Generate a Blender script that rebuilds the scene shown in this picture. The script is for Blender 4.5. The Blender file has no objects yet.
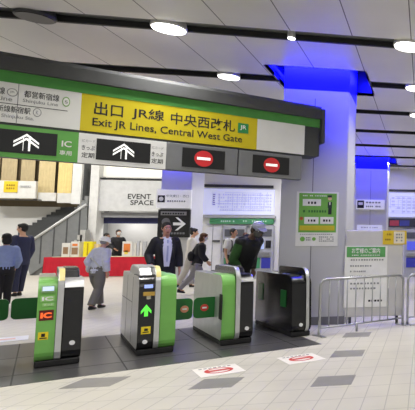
import bpy, bmesh, math, random
from mathutils import Vector, Matrix, Euler
random.seed(7)
SC = bpy.context.scene
COL = SC.collection
PI = math.pi

# ------------------------------------------------------------------ camera model (a cropped frame: lens shift)
F, CX, CY, CAMH = 522.0, 541.0, 205.0, 1.35
PITCH = math.atan(36 / F)
YAW = math.radians(-12.6)
RCAM = Euler((PI / 2 + PITCH, 0, YAW)).to_matrix()
CAM = Vector((0, 0, CAMH))

def ray(px, py):
    return RCAM @ Vector(((px - CX) / F, (CY - py) / F, -1))
def G(px, py, z=0.0):                      # pixel -> point at height z
    d = ray(px, py)
    return CAM + d * ((z - CAMH) / d.z)
def P(px, py, Y):                          # pixel -> point on the plane y = Y
    d = ray(px, py)
    return CAM + d * (Y / d.y)
def PX(px, py, X):                         # pixel -> point on the plane x = X
    d = ray(px, py)
    return CAM + d * (X / d.x)

cd = bpy.data.cameras.new('camera')
cam = bpy.data.objects.new('camera', cd)
COL.objects.link(cam)
cam.location = CAM
cam.rotation_euler = (PI / 2 + PITCH, 0, YAW)
cd.sensor_width = 36
cd.lens = 36 * F / 415
cd.shift_x = -(CX - 207.5) / 415
cd.clip_end = 300
SC.camera = cam

# ------------------------------------------------------------------ materials
def lin(c):
    return tuple((v / 255 / 12.92) if v / 255 <= 0.04045 else ((v / 255 + 0.055) / 1.055) ** 2.4 for v in c)
_m = {}
def M(name, rgb, rough=0.5, metal=0.0, emit=0.0, var=0.06, scale=6.0, spec=0.5, alpha=1.0):
    if name in _m:
        return _m[name]
    m = bpy.data.materials.new(name)
    m.use_nodes = True
    nt = m.node_tree
    b = nt.nodes['Principled BSDF']
    c = lin(rgb)
    tc = nt.nodes.new('ShaderNodeTexCoord')
    nz = nt.nodes.new('ShaderNodeTexNoise')
    nz.inputs['Scale'].default_value = scale
    nz.inputs['Detail'].default_value = 3
    nt.links.new(tc.outputs['Object'], nz.inputs['Vector'])
    rp = nt.nodes.new('ShaderNodeValToRGB')
    rp.color_ramp.elements[0].position = 0.3
    rp.color_ramp.elements[1].position = 0.7
    rp.color_ramp.elements[0].color = tuple(v * (1 - var) for v in c) + (1,)
    rp.color_ramp.elements[1].color = tuple(min(1, v * (1 + var)) for v in c) + (1,)
    nt.links.new(nz.outputs['Fac'], rp.inputs['Fac'])
    nt.links.new(rp.outputs['Color'], b.inputs['Base Color'])
    b.inputs['Roughness'].default_value = rough
    b.inputs['Metallic'].default_value = metal
    b.inputs['Specular IOR Level'].default_value = spec
    if emit:
        nt.links.new(rp.outputs['Color'], b.inputs['Emission Color'])
        b.inputs['Emission Strength'].default_value = emit
    if alpha < 1:
        b.inputs['Alpha'].default_value = alpha
    _m[name] = m
    return m

# ------------------------------------------------------------------ mesh builder
class MB:
    def __init__(self):
        self.v = []; self.f = []
    def add(self, vs, fs):
        n = len(self.v)
        self.v += [Vector(p) for p in vs]
        self.f += [tuple(i + n for i in f) for f in fs]
        return self
    def box(self, x0, x1, y0, y1, z0, z1):
        if x0 > x1: x0, x1 = x1, x0
        if y0 > y1: y0, y1 = y1, y0
        if z0 > z1: z0, z1 = z1, z0
        vs = [(x, y, z) for x in (x0, x1) for y in (y0, y1) for z in (z0, z1)]
        return self.add(vs, [(0, 1, 3, 2), (4, 6, 7, 5), (0, 4, 5, 1), (2, 3, 7, 6), (0, 2, 6, 4), (1, 5, 7, 3)])
    def prism(self, prof, x0, x1):           # profile of (y, z), extruded along x
        n = len(prof)
        vs = [(x0, y, z) for y, z in prof] + [(x1, y, z) for y, z in prof]
        fs = [tuple(range(n)), tuple(range(2 * n - 1, n - 1, -1))]
        fs += [(i, i + n, (i + 1) % n + n, (i + 1) % n) for i in range(n)]
        return self.add(vs, fs)
    def plate(self, poly, y0, y1):           # polygon of (x, z), extruded along y
        n = len(poly)
        vs = [(x, y0, z) for x, z in poly] + [(x, y1, z) for x, z in poly]
        fs = [tuple(range(n)), tuple(range(2 * n - 1, n - 1, -1))]
        fs += [(i, i + n, (i + 1) % n + n, (i + 1) % n) for i in range(n)]
        return self.add(vs, fs)
    def slab(self, poly, z0, z1):            # polygon of (x, y), extruded along z
        n = len(poly)
        vs = [(x, y, z0) for x, y in poly] + [(x, y, z1) for x, y in poly]
        fs = [tuple(range(n)), tuple(range(2 * n - 1, n - 1, -1))]
        fs += [(i, i + n, (i + 1) % n + n, (i + 1) % n) for i in range(n)]
        return self.add(vs, fs)
    def ribbon(self, path, x0, x1, t):       # strip of thickness t following a (y, z) path, width x0..x1
        out = []
        n = len(path)
        for i, (y, z) in enumerate(path):
            a = path[max(0, i - 1)]; b = path[min(n - 1, i + 1)]
            dy, dz = b[0] - a[0], b[1] - a[1]
            l = math.hypot(dy, dz) or 1
            out.append((y - dz / l * t, z + dy / l * t))
        prof = list(path) + out[::-1]
        return self.prism(prof, x0, x1)
    def loft(self, cs, rs, xaxis=(1, 0, 0), seg=14, cap=True):
        cs = [Vector(c) for c in cs]
        X = Vector(xaxis)
        n0 = len(self.v); rings = []
        for i, c in enumerate(cs):
            t = (cs[min(i + 1, len(cs) - 1)] - cs[max(i - 1, 0)])
            if t.length < 1e-9: t = Vector((0, 0, 1))
            t.normalize()
            a = X - t * X.dot(t)
            if a.length < 1e-4: a = Vector((0, 1, 0)) - t * t.y
            a.normalize()
            b = t.cross(a)
            r = rs[i]
            ra, rb = (r, r) if not isinstance(r, (tuple, list)) else r
            idx = []
            for k in range(seg):
                th = 2 * PI * k / seg
                self.v.append(c + a * (ra * math.cos(th)) + b * (rb * math.sin(th)))
                idx.append(len(self.v) - 1)
            rings.append(idx)
        for i in range(len(rings) - 1):
            A, B = rings[i], rings[i + 1]
            for k in range(seg):
                self.f.append((A[k], A[(k + 1) % seg], B[(k + 1) % seg], B[k]))
        if cap:
            self.f.append(tuple(rings[0][::-1])); self.f.append(tuple(rings[-1]))
        return self
    def tube(self, pts, r, seg=10):
        return self.loft(pts, [r] * len(pts), xaxis=(0.31, 0.9, 0.3), seg=seg)
    def ball(self, c, r, seg=14, rng=8, rot=None):
        c = Vector(c)
        rx, ry, rz = r if isinstance(r, (tuple, list)) else (r, r, r)
        n0 = len(self.v)
        vs = [Vector((0, 0, -rz))]
        for j in range(1, rng):
            ph = -PI / 2 + PI * j / rng
            for k in range(seg):
                th = 2 * PI * k / seg
                vs.append(Vector((rx * math.cos(ph) * math.cos(th), ry * math.cos(ph) * math.sin(th), rz * math.sin(ph))))
        vs.append(Vector((0, 0, rz)))
        if rot is not None: vs = [rot @ v for v in vs]
        self.v += [c + v for v in vs]
        L = len(vs) - 1
        for k in range(seg):
            self.f.append((n0, n0 + 1 + (k + 1) % seg, n0 + 1 + k))
            self.f.append((n0 + L, n0 + L - seg + k, n0 + L - seg + (k + 1) % seg))
        for j in range(rng - 2):
            for k in range(seg):
                a = n0 + 1 + j * seg
                self.f.append((a + k, a + (k + 1) % seg, a + seg + (k + 1) % seg, a + seg + k))
        return self
    def disc(self, x, z, rx, rz, y0, y1, seg=28):
        return self.plate([(x + rx * math.cos(2 * PI * k / seg), z + rz * math.sin(2 * PI * k / seg)) for k in range(seg)], y0, y1)
    def cyl(self, x, y, r, z0, z1, seg=28, r1=None):
        r1 = r if r1 is None else r1
        return self.loft([(x, y, z0), (x, y, z1)], [r, r1], seg=seg)
    def build(self, name, mat, parent=None, bevel=0.0, smooth=False, remesh=0.0, soft=0, offset=None):
        me = bpy.data.meshes.new(name)
        me.from_pydata([tuple(v) for v in self.v], [], self.f)
        bm = bmesh.new(); bm.from_mesh(me)
        bmesh.ops.recalc_face_normals(bm, faces=bm.faces)
        bm.to_mesh(me); bm.free()
        o = bpy.data.objects.new(name, me)
        COL.objects.link(o)
        if remesh:
            md = o.modifiers.new('r', 'REMESH'); md.mode = 'VOXEL'; md.voxel_size = remesh
            if soft:
                s = o.modifiers.new('s', 'SMOOTH'); s.iterations = soft; s.factor = 0.5
            dg = bpy.context.evaluated_depsgraph_get()
            nm = bpy.data.meshes.new_from_object(o.evaluated_get(dg))
            o.modifiers.clear(); o.data = nm; me = nm
        if bevel:
            md = o.modifiers.new('bevel', 'BEVEL'); md.width = bevel; md.segments = 2
            md.limit_method = 'ANGLE'; md.angle_limit = math.radians(40)
        me.materials.clear(); me.materials.append(mat)
        for p in me.polygons: p.use_smooth = smooth
        if parent is not None: o.parent = parent
        return o

def empty(name, loc=(0, 0, 0), rz=0.0):
    o = bpy.data.objects.new(name, None)
    o.empty_display_size = 0.1
    COL.objects.link(o)
    o.location = loc; o.rotation_euler = (0, 0, rz)
    return o
def tag(o, label, cat, group=None):
    o['label'] = label; o['category'] = cat
    if group: o['group'] = group
    return o
def thing(name, label, cat, loc=(0, 0, 0), rz=0.0, group=None):
    return tag(empty(name, loc, rz), label, cat, group)
def struct(o):
    o['kind'] = 'structure'
    return o
def text(name, s, x0, x1, z0, z1, y, mat, parent, axis='xz', bold=0.0):
    c = bpy.data.curves.new('t', 'FONT'); c.body = s
    c.offset = bold
    c.resolution_u = 3
    o = bpy.data.objects.new('t', c); COL.objects.link(o)
    bpy.context.view_layer.update()
    me = bpy.data.meshes.new_from_object(o.evaluated_get(bpy.context.evaluated_depsgraph_get()))
    bpy.data.objects.remove(o)
    xs = [v.co.x for v in me.vertices]; ys = [v.co.y for v in me.vertices]
    a, b, c0, d = min(xs), max(xs), min(ys), max(ys)
    for v in me.vertices:
        X = x0 + (v.co.x - a) / (b - a) * (x1 - x0)
        Z = z0 + (v.co.y - c0) / (d - c0) * (z1 - z0)
        v.co = (X, y, Z) if axis == 'xz' else (X, Z, y)
    me.materials.clear(); me.materials.append(mat)
    ob = bpy.data.objects.new(name, me); COL.objects.link(ob)
    ob.parent = parent
    return ob

class Frame:
    """local frame of a thing: x along its face, y into it, z up"""
    def __init__(s, loc, rz):
        s.o = Vector((loc[0], loc[1], 0)); s.rz = rz
        s.M = Matrix.Rotation(-rz, 3, 'Z')
    def at(s, px, py, y=0.0):                # pixel -> (x, z) on the local plane y
        d = s.M @ ray(px, py); c = s.M @ (CAM - s.o)
        p = c + d * ((y - c.y) / d.y)
        return p.x, p.z
    def side(s, px, py, x=0.0):              # pixel -> (y, z) on the local plane x
        d = s.M @ ray(px, py); c = s.M @ (CAM - s.o)
        p = c + d * ((x - c.x) / d.x)
        return p.y, p.z
    def floor(s, px, py, z=0.0):
        p = s.M @ (G(px, py, z) - s.o)
        return p.x, p.y
    def world(s, x, y, z=0.0):
        return s.M.transposed() @ Vector((x, y, z)) + s.o

# ------------------------------------------------------------------ colours
white = M('white_paint', (226, 226, 224), 0.5)
grey = M('grey_panel', (178, 178, 178), 0.45)
dark = M('dark_grey', (62, 64, 66), 0.5)
black = M('black_gloss', (14, 15, 17), 0.22, spec=0.6)
blackm = M('black_matt', (26, 26, 28), 0.6)
ink = M('ink', (28, 28, 30), 0.7)
greyink = M('grey_ink', (136, 138, 140), 0.7)
green = M('sign_green', (70, 140, 62), 0.5, emit=0.05)
yellow = M('sign_yellow', (202, 184, 16), 0.5, emit=0.06, var=0.02)
signwhite = M('sign_white', (212, 212, 208), 0.5, emit=0.13, var=0.02)
red = M('sign_red', (200, 40, 40), 0.5, emit=0.25)
paper = M('paper', (226, 226, 222), 0.6, emit=0.06)
steel = M('brushed_steel', (176, 178, 178), 0.3, 0.85)
silver = M('silver_panel', (190, 191, 190), 0.3, 0.45)
gategreen = M('gate_green', (116, 180, 86), 0.35)

# ================================================================== THE SETTING
# ---- floor
def floor_material():
    m = bpy.data.materials.new('terrazzo_tiles'); m.use_nodes = True
    nt = m.node_tree; b = nt.nodes['Principled BSDF']
    N = nt.nodes.new; Lk = nt.links.new
    tc = N('ShaderNodeTexCoord'); sp = N('ShaderNodeSeparateXYZ'); Lk(tc.outputs['Object'], sp.inputs[0])
    def line(out, per, ph, w):
        a = N('ShaderNodeMath'); a.operation = 'ADD'; a.inputs[1].default_value = ph; Lk(out, a.inputs[0])
        d = N('ShaderNodeMath'); d.operation = 'DIVIDE'; d.inputs[1].default_value = per; Lk(a.outputs[0], d.inputs[0])
        f = N('ShaderNodeMath'); f.operation = 'FRACT'; Lk(d.outputs[0], f.inputs[0])
        l = N('ShaderNodeMath'); l.operation = 'LESS_THAN'; l.inputs[1].default_value = w; Lk(f.outputs[0], l.inputs[0])
        return l.outputs[0]
    l1 = line(sp.outputs[0], 0.187, 0.672, 0.045); l2 = line(sp.outputs[1], 0.374, 0.02, 0.026)
    mx = N('ShaderNodeMath'); mx.operation = 'MAXIMUM'; Lk(l1, mx.inputs[0]); Lk(l2, mx.inputs[1])
    nz = N('ShaderNodeTexNoise'); nz.inputs['Scale'].default_value = 1.3; nz.inputs['Detail'].default_value = 6
    Lk(tc.outputs['Object'], nz.inputs['Vector'])
    rp = N('ShaderNodeValToRGB'); rp.color_ramp.elements[0].position = .3; rp.color_ramp.elements[1].position = .7
    rp.color_ramp.elements[0].color = lin((190, 186, 174)) + (1,); rp.color_ramp.elements[1].color = lin((200, 196, 184)) + (1,)
    Lk(nz.outputs['Fac'], rp.inputs['Fac'])
    mix = N('ShaderNodeMix'); mix.data_type = 'RGBA'; Lk(mx.outputs[0], mix.inputs['Factor'])
    Lk(rp.outputs['Color'], mix.inputs[6]); mix.inputs[7].default_value = lin((164, 161, 152)) + (1,)
    Lk(mix.outputs[2], b.inputs['Base Color'])
    b.inputs['Roughness'].default_value = 0.42
    b.inputs['Specular IOR Level'].default_value = 0.35
    return m
struct(MB().box(-34, 16, -6, 27, -0.1, 0.0).build('floor', floor_material()))
tilegrey = M('grey_tile', (134, 132, 127), 0.4)
def tile(x, y, sx=0.372, sy=0.374):
    struct(MB().box(x, x + sx, y, y + sy, 0, 0.0015).build('floor_inlay', tilegrey))
for x, y in ((-3.24, 5.72), (-1.01, 5.29), (-1.05, 6.55), (-2.08, 5.44), (-1.10, 7.86)):
    tile(x, y, 0.40 if x < -3 else 0.36)

# ---- ceiling: bands of panels between recessed dark slots, openings around the pillars
def ceiling_material():
    m = bpy.data.materials.new('ceiling_panels'); m.use_nodes = True
    nt = m.node_tree; b = nt.nodes['Principled BSDF']
    N = nt.nodes.new; Lk = nt.links.new
    tc = N('ShaderNodeTexCoord'); sp = N('ShaderNodeSeparateXYZ'); Lk(tc.outputs['Object'], sp.inputs[0])
    a = N('ShaderNodeMath'); a.operation = 'ADD'; a.inputs[1].default_value = 0.99; Lk(sp.outputs[0], a.inputs[0])
    d = N('ShaderNodeMath'); d.operation = 'DIVIDE'; d.inputs[1].default_value = 0.77; Lk(a.outputs[0], d.inputs[0])
    f = N('ShaderNodeMath'); f.operation = 'FRACT'; Lk(d.outputs[0], f.inputs[0])
    l = N('ShaderNodeMath'); l.operation = 'LESS_THAN'; l.inputs[1].default_value = 0.017; Lk(f.outputs[0], l.inputs[0])
    nz = N('ShaderNodeTexNoise'); nz.inputs['Scale'].default_value = 0.9; nz.inputs['Detail'].default_value = 2
    Lk(tc.outputs['Object'], nz.inputs['Vector'])
    rp = N('ShaderNodeValToRGB'); rp.color_ramp.elements[0].position = .3; rp.color_ramp.elements[1].position = .7
    rp.color_ramp.elements[0].color = lin((214, 212, 209)) + (1,); rp.color_ramp.elements[1].color = lin((222, 220, 217)) + (1,)
    Lk(nz.outputs['Fac'], rp.inputs['Fac'])
    mix = N('ShaderNodeMix'); mix.data_type = 'RGBA'; Lk(l.outputs[0], mix.inputs['Factor'])
    Lk(rp.outputs['Color'], mix.inputs[6]); mix.inputs[7].default_value = lin((60, 60, 60)) + (1,)
    Lk(mix.outputs[2], b.inputs['Base Color'])
    b.inputs['Roughness'].default_value = 0.32
    b.inputs['Specular IOR Level'].default_value = 0.6
    return m
CEIL = 4.1
LS = 0.42
P1X0, P1X1, P1Y0, P1Y1 = P(280.5, 200, 9.1).x, P(346.5, 200, 9.1).x, 9.1, 10.0
P2Y0 = 18.2
P2X0, P2X1 = P(355.5, 190, P2Y0).x, P(387, 190, P2Y0).x
P3X0, P3X1 = P(160.5, 200, P2Y0).x, P(191, 200, P2Y0).x
holes = [(-2.47, -0.98, 8.75, 10.22), (P2X0 - .12, P2X1 + .25, 17.8, 19.4), (P3X0 - .2, P3X1 + .25, 17.8, 19.4),
         (-34, P3X0 - .45, 15.85, 27)]        # the last one is the stair well
slots = [7.39 + 2.05 * k - 0.165 for k in range(-4, 9)]
SW = 0.33
cm = ceiling_material()
slotm = M('ceiling_slot', (112, 113, 114), 0.5); slotd = M('ceiling_slot_edge', (22, 22, 22), 0.6)
ceil = MB(); edges = []
y = -6.0
bands = []
for s in slots + [27.0]:
    bands.append((y, s)); y = s + SW
for y0, y1 in bands:
    ys = sorted({y0, y1} | {h for q in holes for h in q[2:] if y0 < h < y1})
    for a, b in zip(ys, ys[1:]):
        mid = (a + b) / 2
        hs = sorted((q[0], q[1]) for q in holes if q[2] < mid < q[3])
        x = -34.0
        for h0, h1 in hs:
            ceil.box(x, h0, a, b, CEIL, CEIL + .05); x = h1
        ceil.box(x, 16, a, b, CEIL, CEIL + .05)
struct(ceil.build('ceiling', cm))
for s in slots:
    hs = sorted((q[0], q[1]) for q in holes if q[2] < s + SW / 2 < q[3])
    top = MB(); x = -34.0
    for h0, h1 in hs + [(16, None)]:
        top.box(x, h0, s, s + SW, CEIL + .07, CEIL + .1)
        top.box(x, h0, s + SW, s + SW + .01, CEIL + .001, CEIL + .1)
        if h1 is not None: x = h1
    struct(top.build('trim_slot', slotm))
    ed = MB(); x = -34.0
    for h0, h1 in hs + [(16, None)]:
        ed.box(x, h0, s + SW - .05, s + SW - .004, CEIL - .012, CEIL + .06)
        if h1 is not None: x = h1
    struct(ed.build('trim_slot_edge', slotd))
struct(MB().box(-34, 16, -6, 27, 7.0, 7.05).build('ceiling_slab', white))
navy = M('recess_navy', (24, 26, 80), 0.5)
for h in holes[:3]:
    r = MB()
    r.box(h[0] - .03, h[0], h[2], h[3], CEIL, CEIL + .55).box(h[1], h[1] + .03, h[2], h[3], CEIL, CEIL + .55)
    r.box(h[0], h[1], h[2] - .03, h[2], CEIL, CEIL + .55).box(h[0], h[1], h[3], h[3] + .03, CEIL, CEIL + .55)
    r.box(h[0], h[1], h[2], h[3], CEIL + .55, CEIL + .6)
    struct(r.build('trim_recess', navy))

# ---- pillars
pm = M('pillar_panel', (200, 201, 203), 0.38, var=0.02, scale=1.5)
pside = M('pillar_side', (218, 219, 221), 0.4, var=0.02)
jointm = M('panel_joint', (120, 121, 124), 0.6)
def pillar(x0, x1, y0, y1, joint=True):
    p = struct(MB().box(x0, x1, y0, y1, 0, CEIL + .55).build('pillar', pm, bevel=0.012))
    struct(MB().box(x0 - .008, x1 + .008, y0 - .008, y1 + .008, 0, 0.13).build('baseboard_pillar', M('pillar_base', (120, 120, 122), 0.4)))
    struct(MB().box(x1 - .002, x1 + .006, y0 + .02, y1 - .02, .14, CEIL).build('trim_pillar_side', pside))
    cz = CEIL - .26 if y0 < 12 else CEIL - .34
    struct(MB().box(x0 - .004, x1 + .008, y0 - .004, y1 + .004, cz, CEIL + .5).build('trim_pillar_blue_glow', M('painted_blue_glow', (16, 18, 205), .45, var=.02)))  # blue glow of the recess lamps painted as a solid band
    if joint:
        xm = (x0 + x1) / 2 - .03
        struct(MB().box(xm, xm + .012, y0 - .003, y0 + .01, .13, CEIL - .4).build('trim_pillar_joint', jointm))
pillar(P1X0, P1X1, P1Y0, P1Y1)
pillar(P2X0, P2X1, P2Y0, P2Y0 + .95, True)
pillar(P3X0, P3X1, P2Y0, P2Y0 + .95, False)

# ---- back walls
WY = 20.6
WX0 = P(201, 200, WY).x
wallm = M('wall_white', (224, 224, 222), 0.55, var=0.02, scale=1)
struct(MB().box(WX0, 16, WY, WY + .2, 0, 7.0).build('wall_ticket', wallm))
struct(MB().box(WX0, WX0 + .2, WY + .2, 26.2, 0, 7.0).build('wall_return', wallm))
struct(MB().box(-34, WX0, 26.2, 26.4, 0, 7.0).build('wall_back', wallm))
struct(MB().box(-34.2, -34, -6, 26.4, 0, 7.0).build('wall_left', wallm))
struct(MB().box(16, 16.2, -6, 26.4, 0, 7.0).build('wall_right', wallm))

# ---- gate line: local frame, origin at the front left foot of the first visible gate
GA = math.radians(31)
GO = G(33, 370)
GF = Frame(GO, GA)
matm = M('black_granite', (72, 71, 72), 0.28, var=0.12, scale=2.0)
mat = MB()
c = [GF.world(x, y) for x, y in ((-3.2, -.70), (2.72, -.70), (2.72, 2.05), (-3.2, 2.05))]
struct(MB().slab([(p.x, p.y) for p in c], 0.0, 0.003).build('floor_band', matm))
seams = MB()
for k in range(-3, 4):
    x = -.15 + .86 * k
    q = [GF.world(*t) for t in ((x, -.69), (x + .012, -.69), (x + .012, 2.04), (x, 2.04))]
    seams.slab([(p.x, p.y) for p in q], 0.003, 0.0042)
for yy in (-.2, .9):
    q = [GF.world(*t) for t in ((-3.2, yy), (2.72, yy), (2.72, yy + .012), (-3.2, yy + .012))]
    seams.slab([(p.x, p.y) for p in q], 0.003, 0.0041)
struct(seams.build('floor_band_joints', M('granite_joint', (44, 44, 46), 0.5)))

# ================================================================== OVERHEAD SIGN
SY = 0.6
so = GF.world(0, SY)
SF = Frame(so, GA)
sign = thing('overhead_sign', 'long green and yellow overhead exit sign hanging above the ticket gates', 'sign', so, GA)
xe = SF.at(304.5, 130)[0]
xl = SF.at(-70, 60)[0]
def zavg(p, q):
    return (SF.at(*p)[1] + SF.at(*q)[1]) / 2
zt = zavg((0, 52), (298, 103)); zg = zavg((0, 70.5), (298, 116)); zw = zavg((0, 82), (298, 124.5))
zb = zavg((0, 123.5), (298, 152.8)); zl = zavg((0, 127), (298, 154.6)); zd = zavg((0, 157), (298, 179.6))
xend = SF.at(322, 118)[0]; xle_ = SF.at(301, 168)[0]
casing = M('sign_casing', (82, 83, 84), 0.75, 0.0, spec=.2)
prof = [(-.06, zg), (-.06, zt - .05), (-.03, zt), (.42, zt), (.45, zt - .05), (.45, zg)]
MB().prism(prof, xl, xend - .02).build('top_casing', casing, sign, bevel=0.01)
MB().box(xend - .03, xend + .035, -.08, .46, zb + .2, zt - .03).build('end_cap', M('sign_end', (70, 72, 78), 0.4, 0.2), sign, bevel=0.03)
MB().box(xl, xend - .03, .0, .40, zb, zg).box(xl, xle_, .0, .10, zd, zb).build('sign_core', dark, sign)
MB().box(xl, xend - .04, -.02, 0.0, zw, zg).build('green_band', green, sign)
def sx(px, py=120): return SF.at(px, py)[0]
def mid(z0, z1, f): return z0 + (z1 - z0) * f
x80, x256 = sx(80.5, 115), sx(256.5, 140)
wl = MB().box(xl, x80, -.016, 0, zb, zw).build('line_transfer_panel', signwhite, sign)
yp = MB().box(x80, x256, -.016, 0, zb, zw).build('exit_panel', yellow, sign)
MB().box(x256, xe, -.016, 0, zb, zw).build('blank_panel', signwhite, sign)
MB().box(sx(17.5, 100), sx(18.3, 100), -.0165, -.015, zb, zg).build('panel_seam', greyink, sign)
# writing on the yellow panel
yt = -.018
def row(s, pa, pb, par, mat_, name='lettering', bold=0.0, y=yt):
    """text between the photo points pa (upper left) and pb (lower right)"""
    x0, z1 = SF.at(*pa); x1, z0 = SF.at(*pb)
    if z0 > z1: z0, z1 = z1, z0
    return text(name, s, x0, x1, z0, z1, y, mat_, par, bold=bold)
hz = zw - zb
kz0, kz1 = zb + hz * .47, zb + hz * .83
text('lettering', '出口', sx(93.5), sx(122.5), kz0, kz1, yt, ink, yp, bold=.012)
text('lettering', 'JR線', sx(131.5), sx(164), kz0, kz1, yt, ink, yp, bold=.012)
text('lettering', '中央西改札', sx(170.5), sx(235), kz0, kz1, yt, ink, yp, bold=.012)
text('lettering', 'Exit JR Lines, Central West Gate', sx(92.5), sx(242.5), zb + hz * .10, zb + hz * .38, yt, ink, yp, bold=.012)
jx0, jx1 = sx(238), sx(248.5)
jl = MB().box(jx0, jx1, -.019, -.016, kz0, kz1 - .02).build('railway_logo', M('logo_green', (40, 130, 70), .5, emit=.1), yp)
text('lettering', 'JR', mid(jx0, jx1, .2), mid(jx0, jx1, .8), mid(kz0, kz1, .25), mid(kz0, kz1, .7), -.0195, signwhite, jl, bold=.02)
# writing on the white panel
l1a, l1b = zb + hz * .68, zb + hz * .86
l1c, l1d = zb + hz * .53, zb + hz * .64
text('lettering', '都営新宿線', sx(22.5), sx(58), l1a, l1b, yt, ink, wl, bold=.008)
text('lettering', 'Shinjuku Line', sx(21.5), sx(57), l1c, l1d, yt, greyink, wl, bold=.01)
text('lettering', '線', sx(-4), sx(3), l1a, l1b, yt, ink, wl, bold=.008)
text('lettering', 'Line', sx(-5), sx(11), l1c, l1d, yt, greyink, wl, bold=.01)
text('lettering', '新線新宿駅', sx(-4), sx(30), zb + hz * .25, zb + hz * .42, yt, ink, wl, bold=.008)
text('lettering', 'Shinjuku Sta.', sx(1), sx(34), zb + hz * .09, zb + hz * .2, yt, greyink, wl, bold=.01)
MB().box(xl, sx(67), -.0185, -.016, zb + hz * .46, zb + hz * .475).build('divider_line', ink, wl)
def ring(xa, xb, z0, z1, mat_, par, inner, t=.16):
    cx_, cz_ = (xa + xb) / 2, (z0 + z1) / 2; rx, rz = abs(xb - xa) / 2, (z1 - z0) / 2
    o = MB().disc(cx_, cz_, rx, rz, -.019, -.016).build('line_badge', mat_, par)
    MB().disc(cx_, cz_, rx * (1 - t), rz * (1 - t), -.0205, -.018).build('badge_face', inner, o)
    return o
b1 = ring(sx(61), sx(69), l1c + .02, l1b - .01, M('badge_green', (120, 170, 90), .5), wl, signwhite, .22)
text('lettering', 'S', sx(63.6), sx(66.6), l1c + .06, l1b - .055, -.021, ink, b1)
b2 = ring(sx(5), sx(16), l1a - .01, l1b, greyink, wl, signwhite)
text('lettering', 'JR', sx(8), sx(13), l1a + .025, l1b - .03, -.021, greyink, b2)
b3 = ring(sx(32.5), sx(41), zb + hz * .22, zb + hz * .44, greyink, wl, signwhite)
text('lettering', 'K', sx(35.5), sx(38), zb + hz * .27, zb + hz * .38, -.021, greyink, b3)
# lower row of displays
ly0, ly1 = zd, zl
x78, x165 = sx(78.3, 145), sx(165.5, 160)
x237, xle = sx(237.5, 165), sx(301, 168)
disp = M('led_display', (30, 31, 32), 0.35)
gp = MB().box(xl, x78, -.03, 0, ly0, ly1).build('green_lane_panel', M('lane_green', (98, 168, 78), .5), sign)
wp = MB().box(x78, x165, -.03, 0, ly0, ly1).build('white_lane_panel', M('lane_white', (214, 214, 212), .5, emit=.15), sign)
cgrey = M('lane_grey', (120, 122, 125), .5)
ca = MB().box(x165, x237 - .006, -.03, 0, ly0, ly1).build('grey_lane_panel', cgrey, sign, bevel=.008)
cb = MB().box(x237 + .006, xle, -.03, 0, ly0, ly1).build('grey_lane_panel', cgrey, sign, bevel=.008)
lh = ly1 - ly0
za, zc = ly0 + lh * .15, ly1 - lh * .13
def display(xa, xb, par):
    return MB().box(xa, xb, -.036, -.03, za, zc).build('display', disp, par)
glow = M('display_white', (235, 235, 232), .5, emit=.7)
def up_arrow(px, par):
    x = sx(px, 150); h = zc - za; z0 = za + h * .12; z1 = zc - h * .12; w = h * .40; t = h * .062
    a = MB()
    for s in (-1, 1):
        a.box(x + s * .022 - t * .35, x + s * .028 + t * .35, -.038, -.036, z0, z1 - t * 1.6)
    for dz, ww in ((0, w), (-h * .17, w)):
        top = z1 + dz
        a.plate([(x, top), (x - ww, top - h * .36), (x - ww, top - h * .36 - t * 1.5), (x, top - t * 1.7)], -.038, -.036)
        a.plate([(x, top), (x, top - t * 1.7), (x + ww, top - h * .36 - t * 1.5), (x + ww, top - h * .36)], -.038, -.036)
    a.build('arrow', glow, par)
up_arrow(26, display(xl + .4, sx(57, 145), gp)); up_arrow(123.5, display(sx(96, 150), sx(150, 155), wp))
zin = lambda f: ly0 + lh * f
text('lettering', 'IC', sx(61.5, 145), sx(71.5, 145), zin(.48), zin(.68), -.0315, signwhite, gp, bold=.02)
text('lettering', '専用', sx(60, 145), sx(72, 145), zin(.2), zin(.36), -.0315, signwhite, gp, bold=.01)
for a, b in ((81.5, 94.5), (151.5, 163)):
    text('lettering', 'ICカード', sx(a, 150), sx(b, 150), zin(.70), zin(.80), -.0315, greyink, wp)
    text('lettering', 'きっぷ', sx(a, 150), sx(b, 150), zin(.44), zin(.60), -.0315, ink, wp, bold=.01)
    text('lettering', '定期', sx(a, 150), sx(b, 150), zin(.18), zin(.36), -.0315, ink, wp, bold=.01)
for a, b, cpx, par in ((181.5, 224, 203, ca), (252, 288.5, 271, cb)):
    d = display(sx(a, 160), sx(b, 165), par)
    x = sx(cpx, 163); z = (za + zc) / 2; r = (zc - za) * .42
    dd = MB().disc(x, z, r, r, -.039, -.036).build('no_entry_disc', M('led_red', (192, 40, 44), .5, emit=.25), d)
    MB().box(x - r * .72, x + r * .72, -.0405, -.039, z - r * .17, z + r * .17).build('no_entry_bar', glow, dd)
# ================================================================== TICKET GATES
GW, GL = 0.37, 1.78
def gate_profile(zh, y0=0.03, y1=GL, r=.15, z0=.07, rb=.09, slope=.035):
    pts = []
    n = 8
    for k in range(5):                                       # front bottom rounding
        a = 1.5 * PI - (PI / 2) * k / 4
        pts.append((y0 + rb + rb * math.cos(a), z0 + rb + rb * math.sin(a)))
    for k in range(n + 1):                                   # front top rounding
        a = PI - (PI / 2) * k / n
        pts.append((y0 + slope + r + r * math.cos(a), zh - r + r * math.sin(a)))
    r2 = .05
    for k in range(5):
        a = PI / 2 - (PI / 2) * k / 4
        pts.append((y1 - r2 + r2 * math.cos(a), zh - r2 + r2 * math.sin(a)))
    pts.append((y1, z0))
    return pts
def front_path(prof, yend):
    return list(prof[:14]) + [(yend, prof[13][1])]
yelfin = M('fin_yellow', (214, 200, 128), .35, emit=.12)
rimsilver = M('fin_silver', (204, 206, 206), .28, .6)
scr = M('gate_screen', (190, 205, 236), .3, emit=.8)
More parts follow.
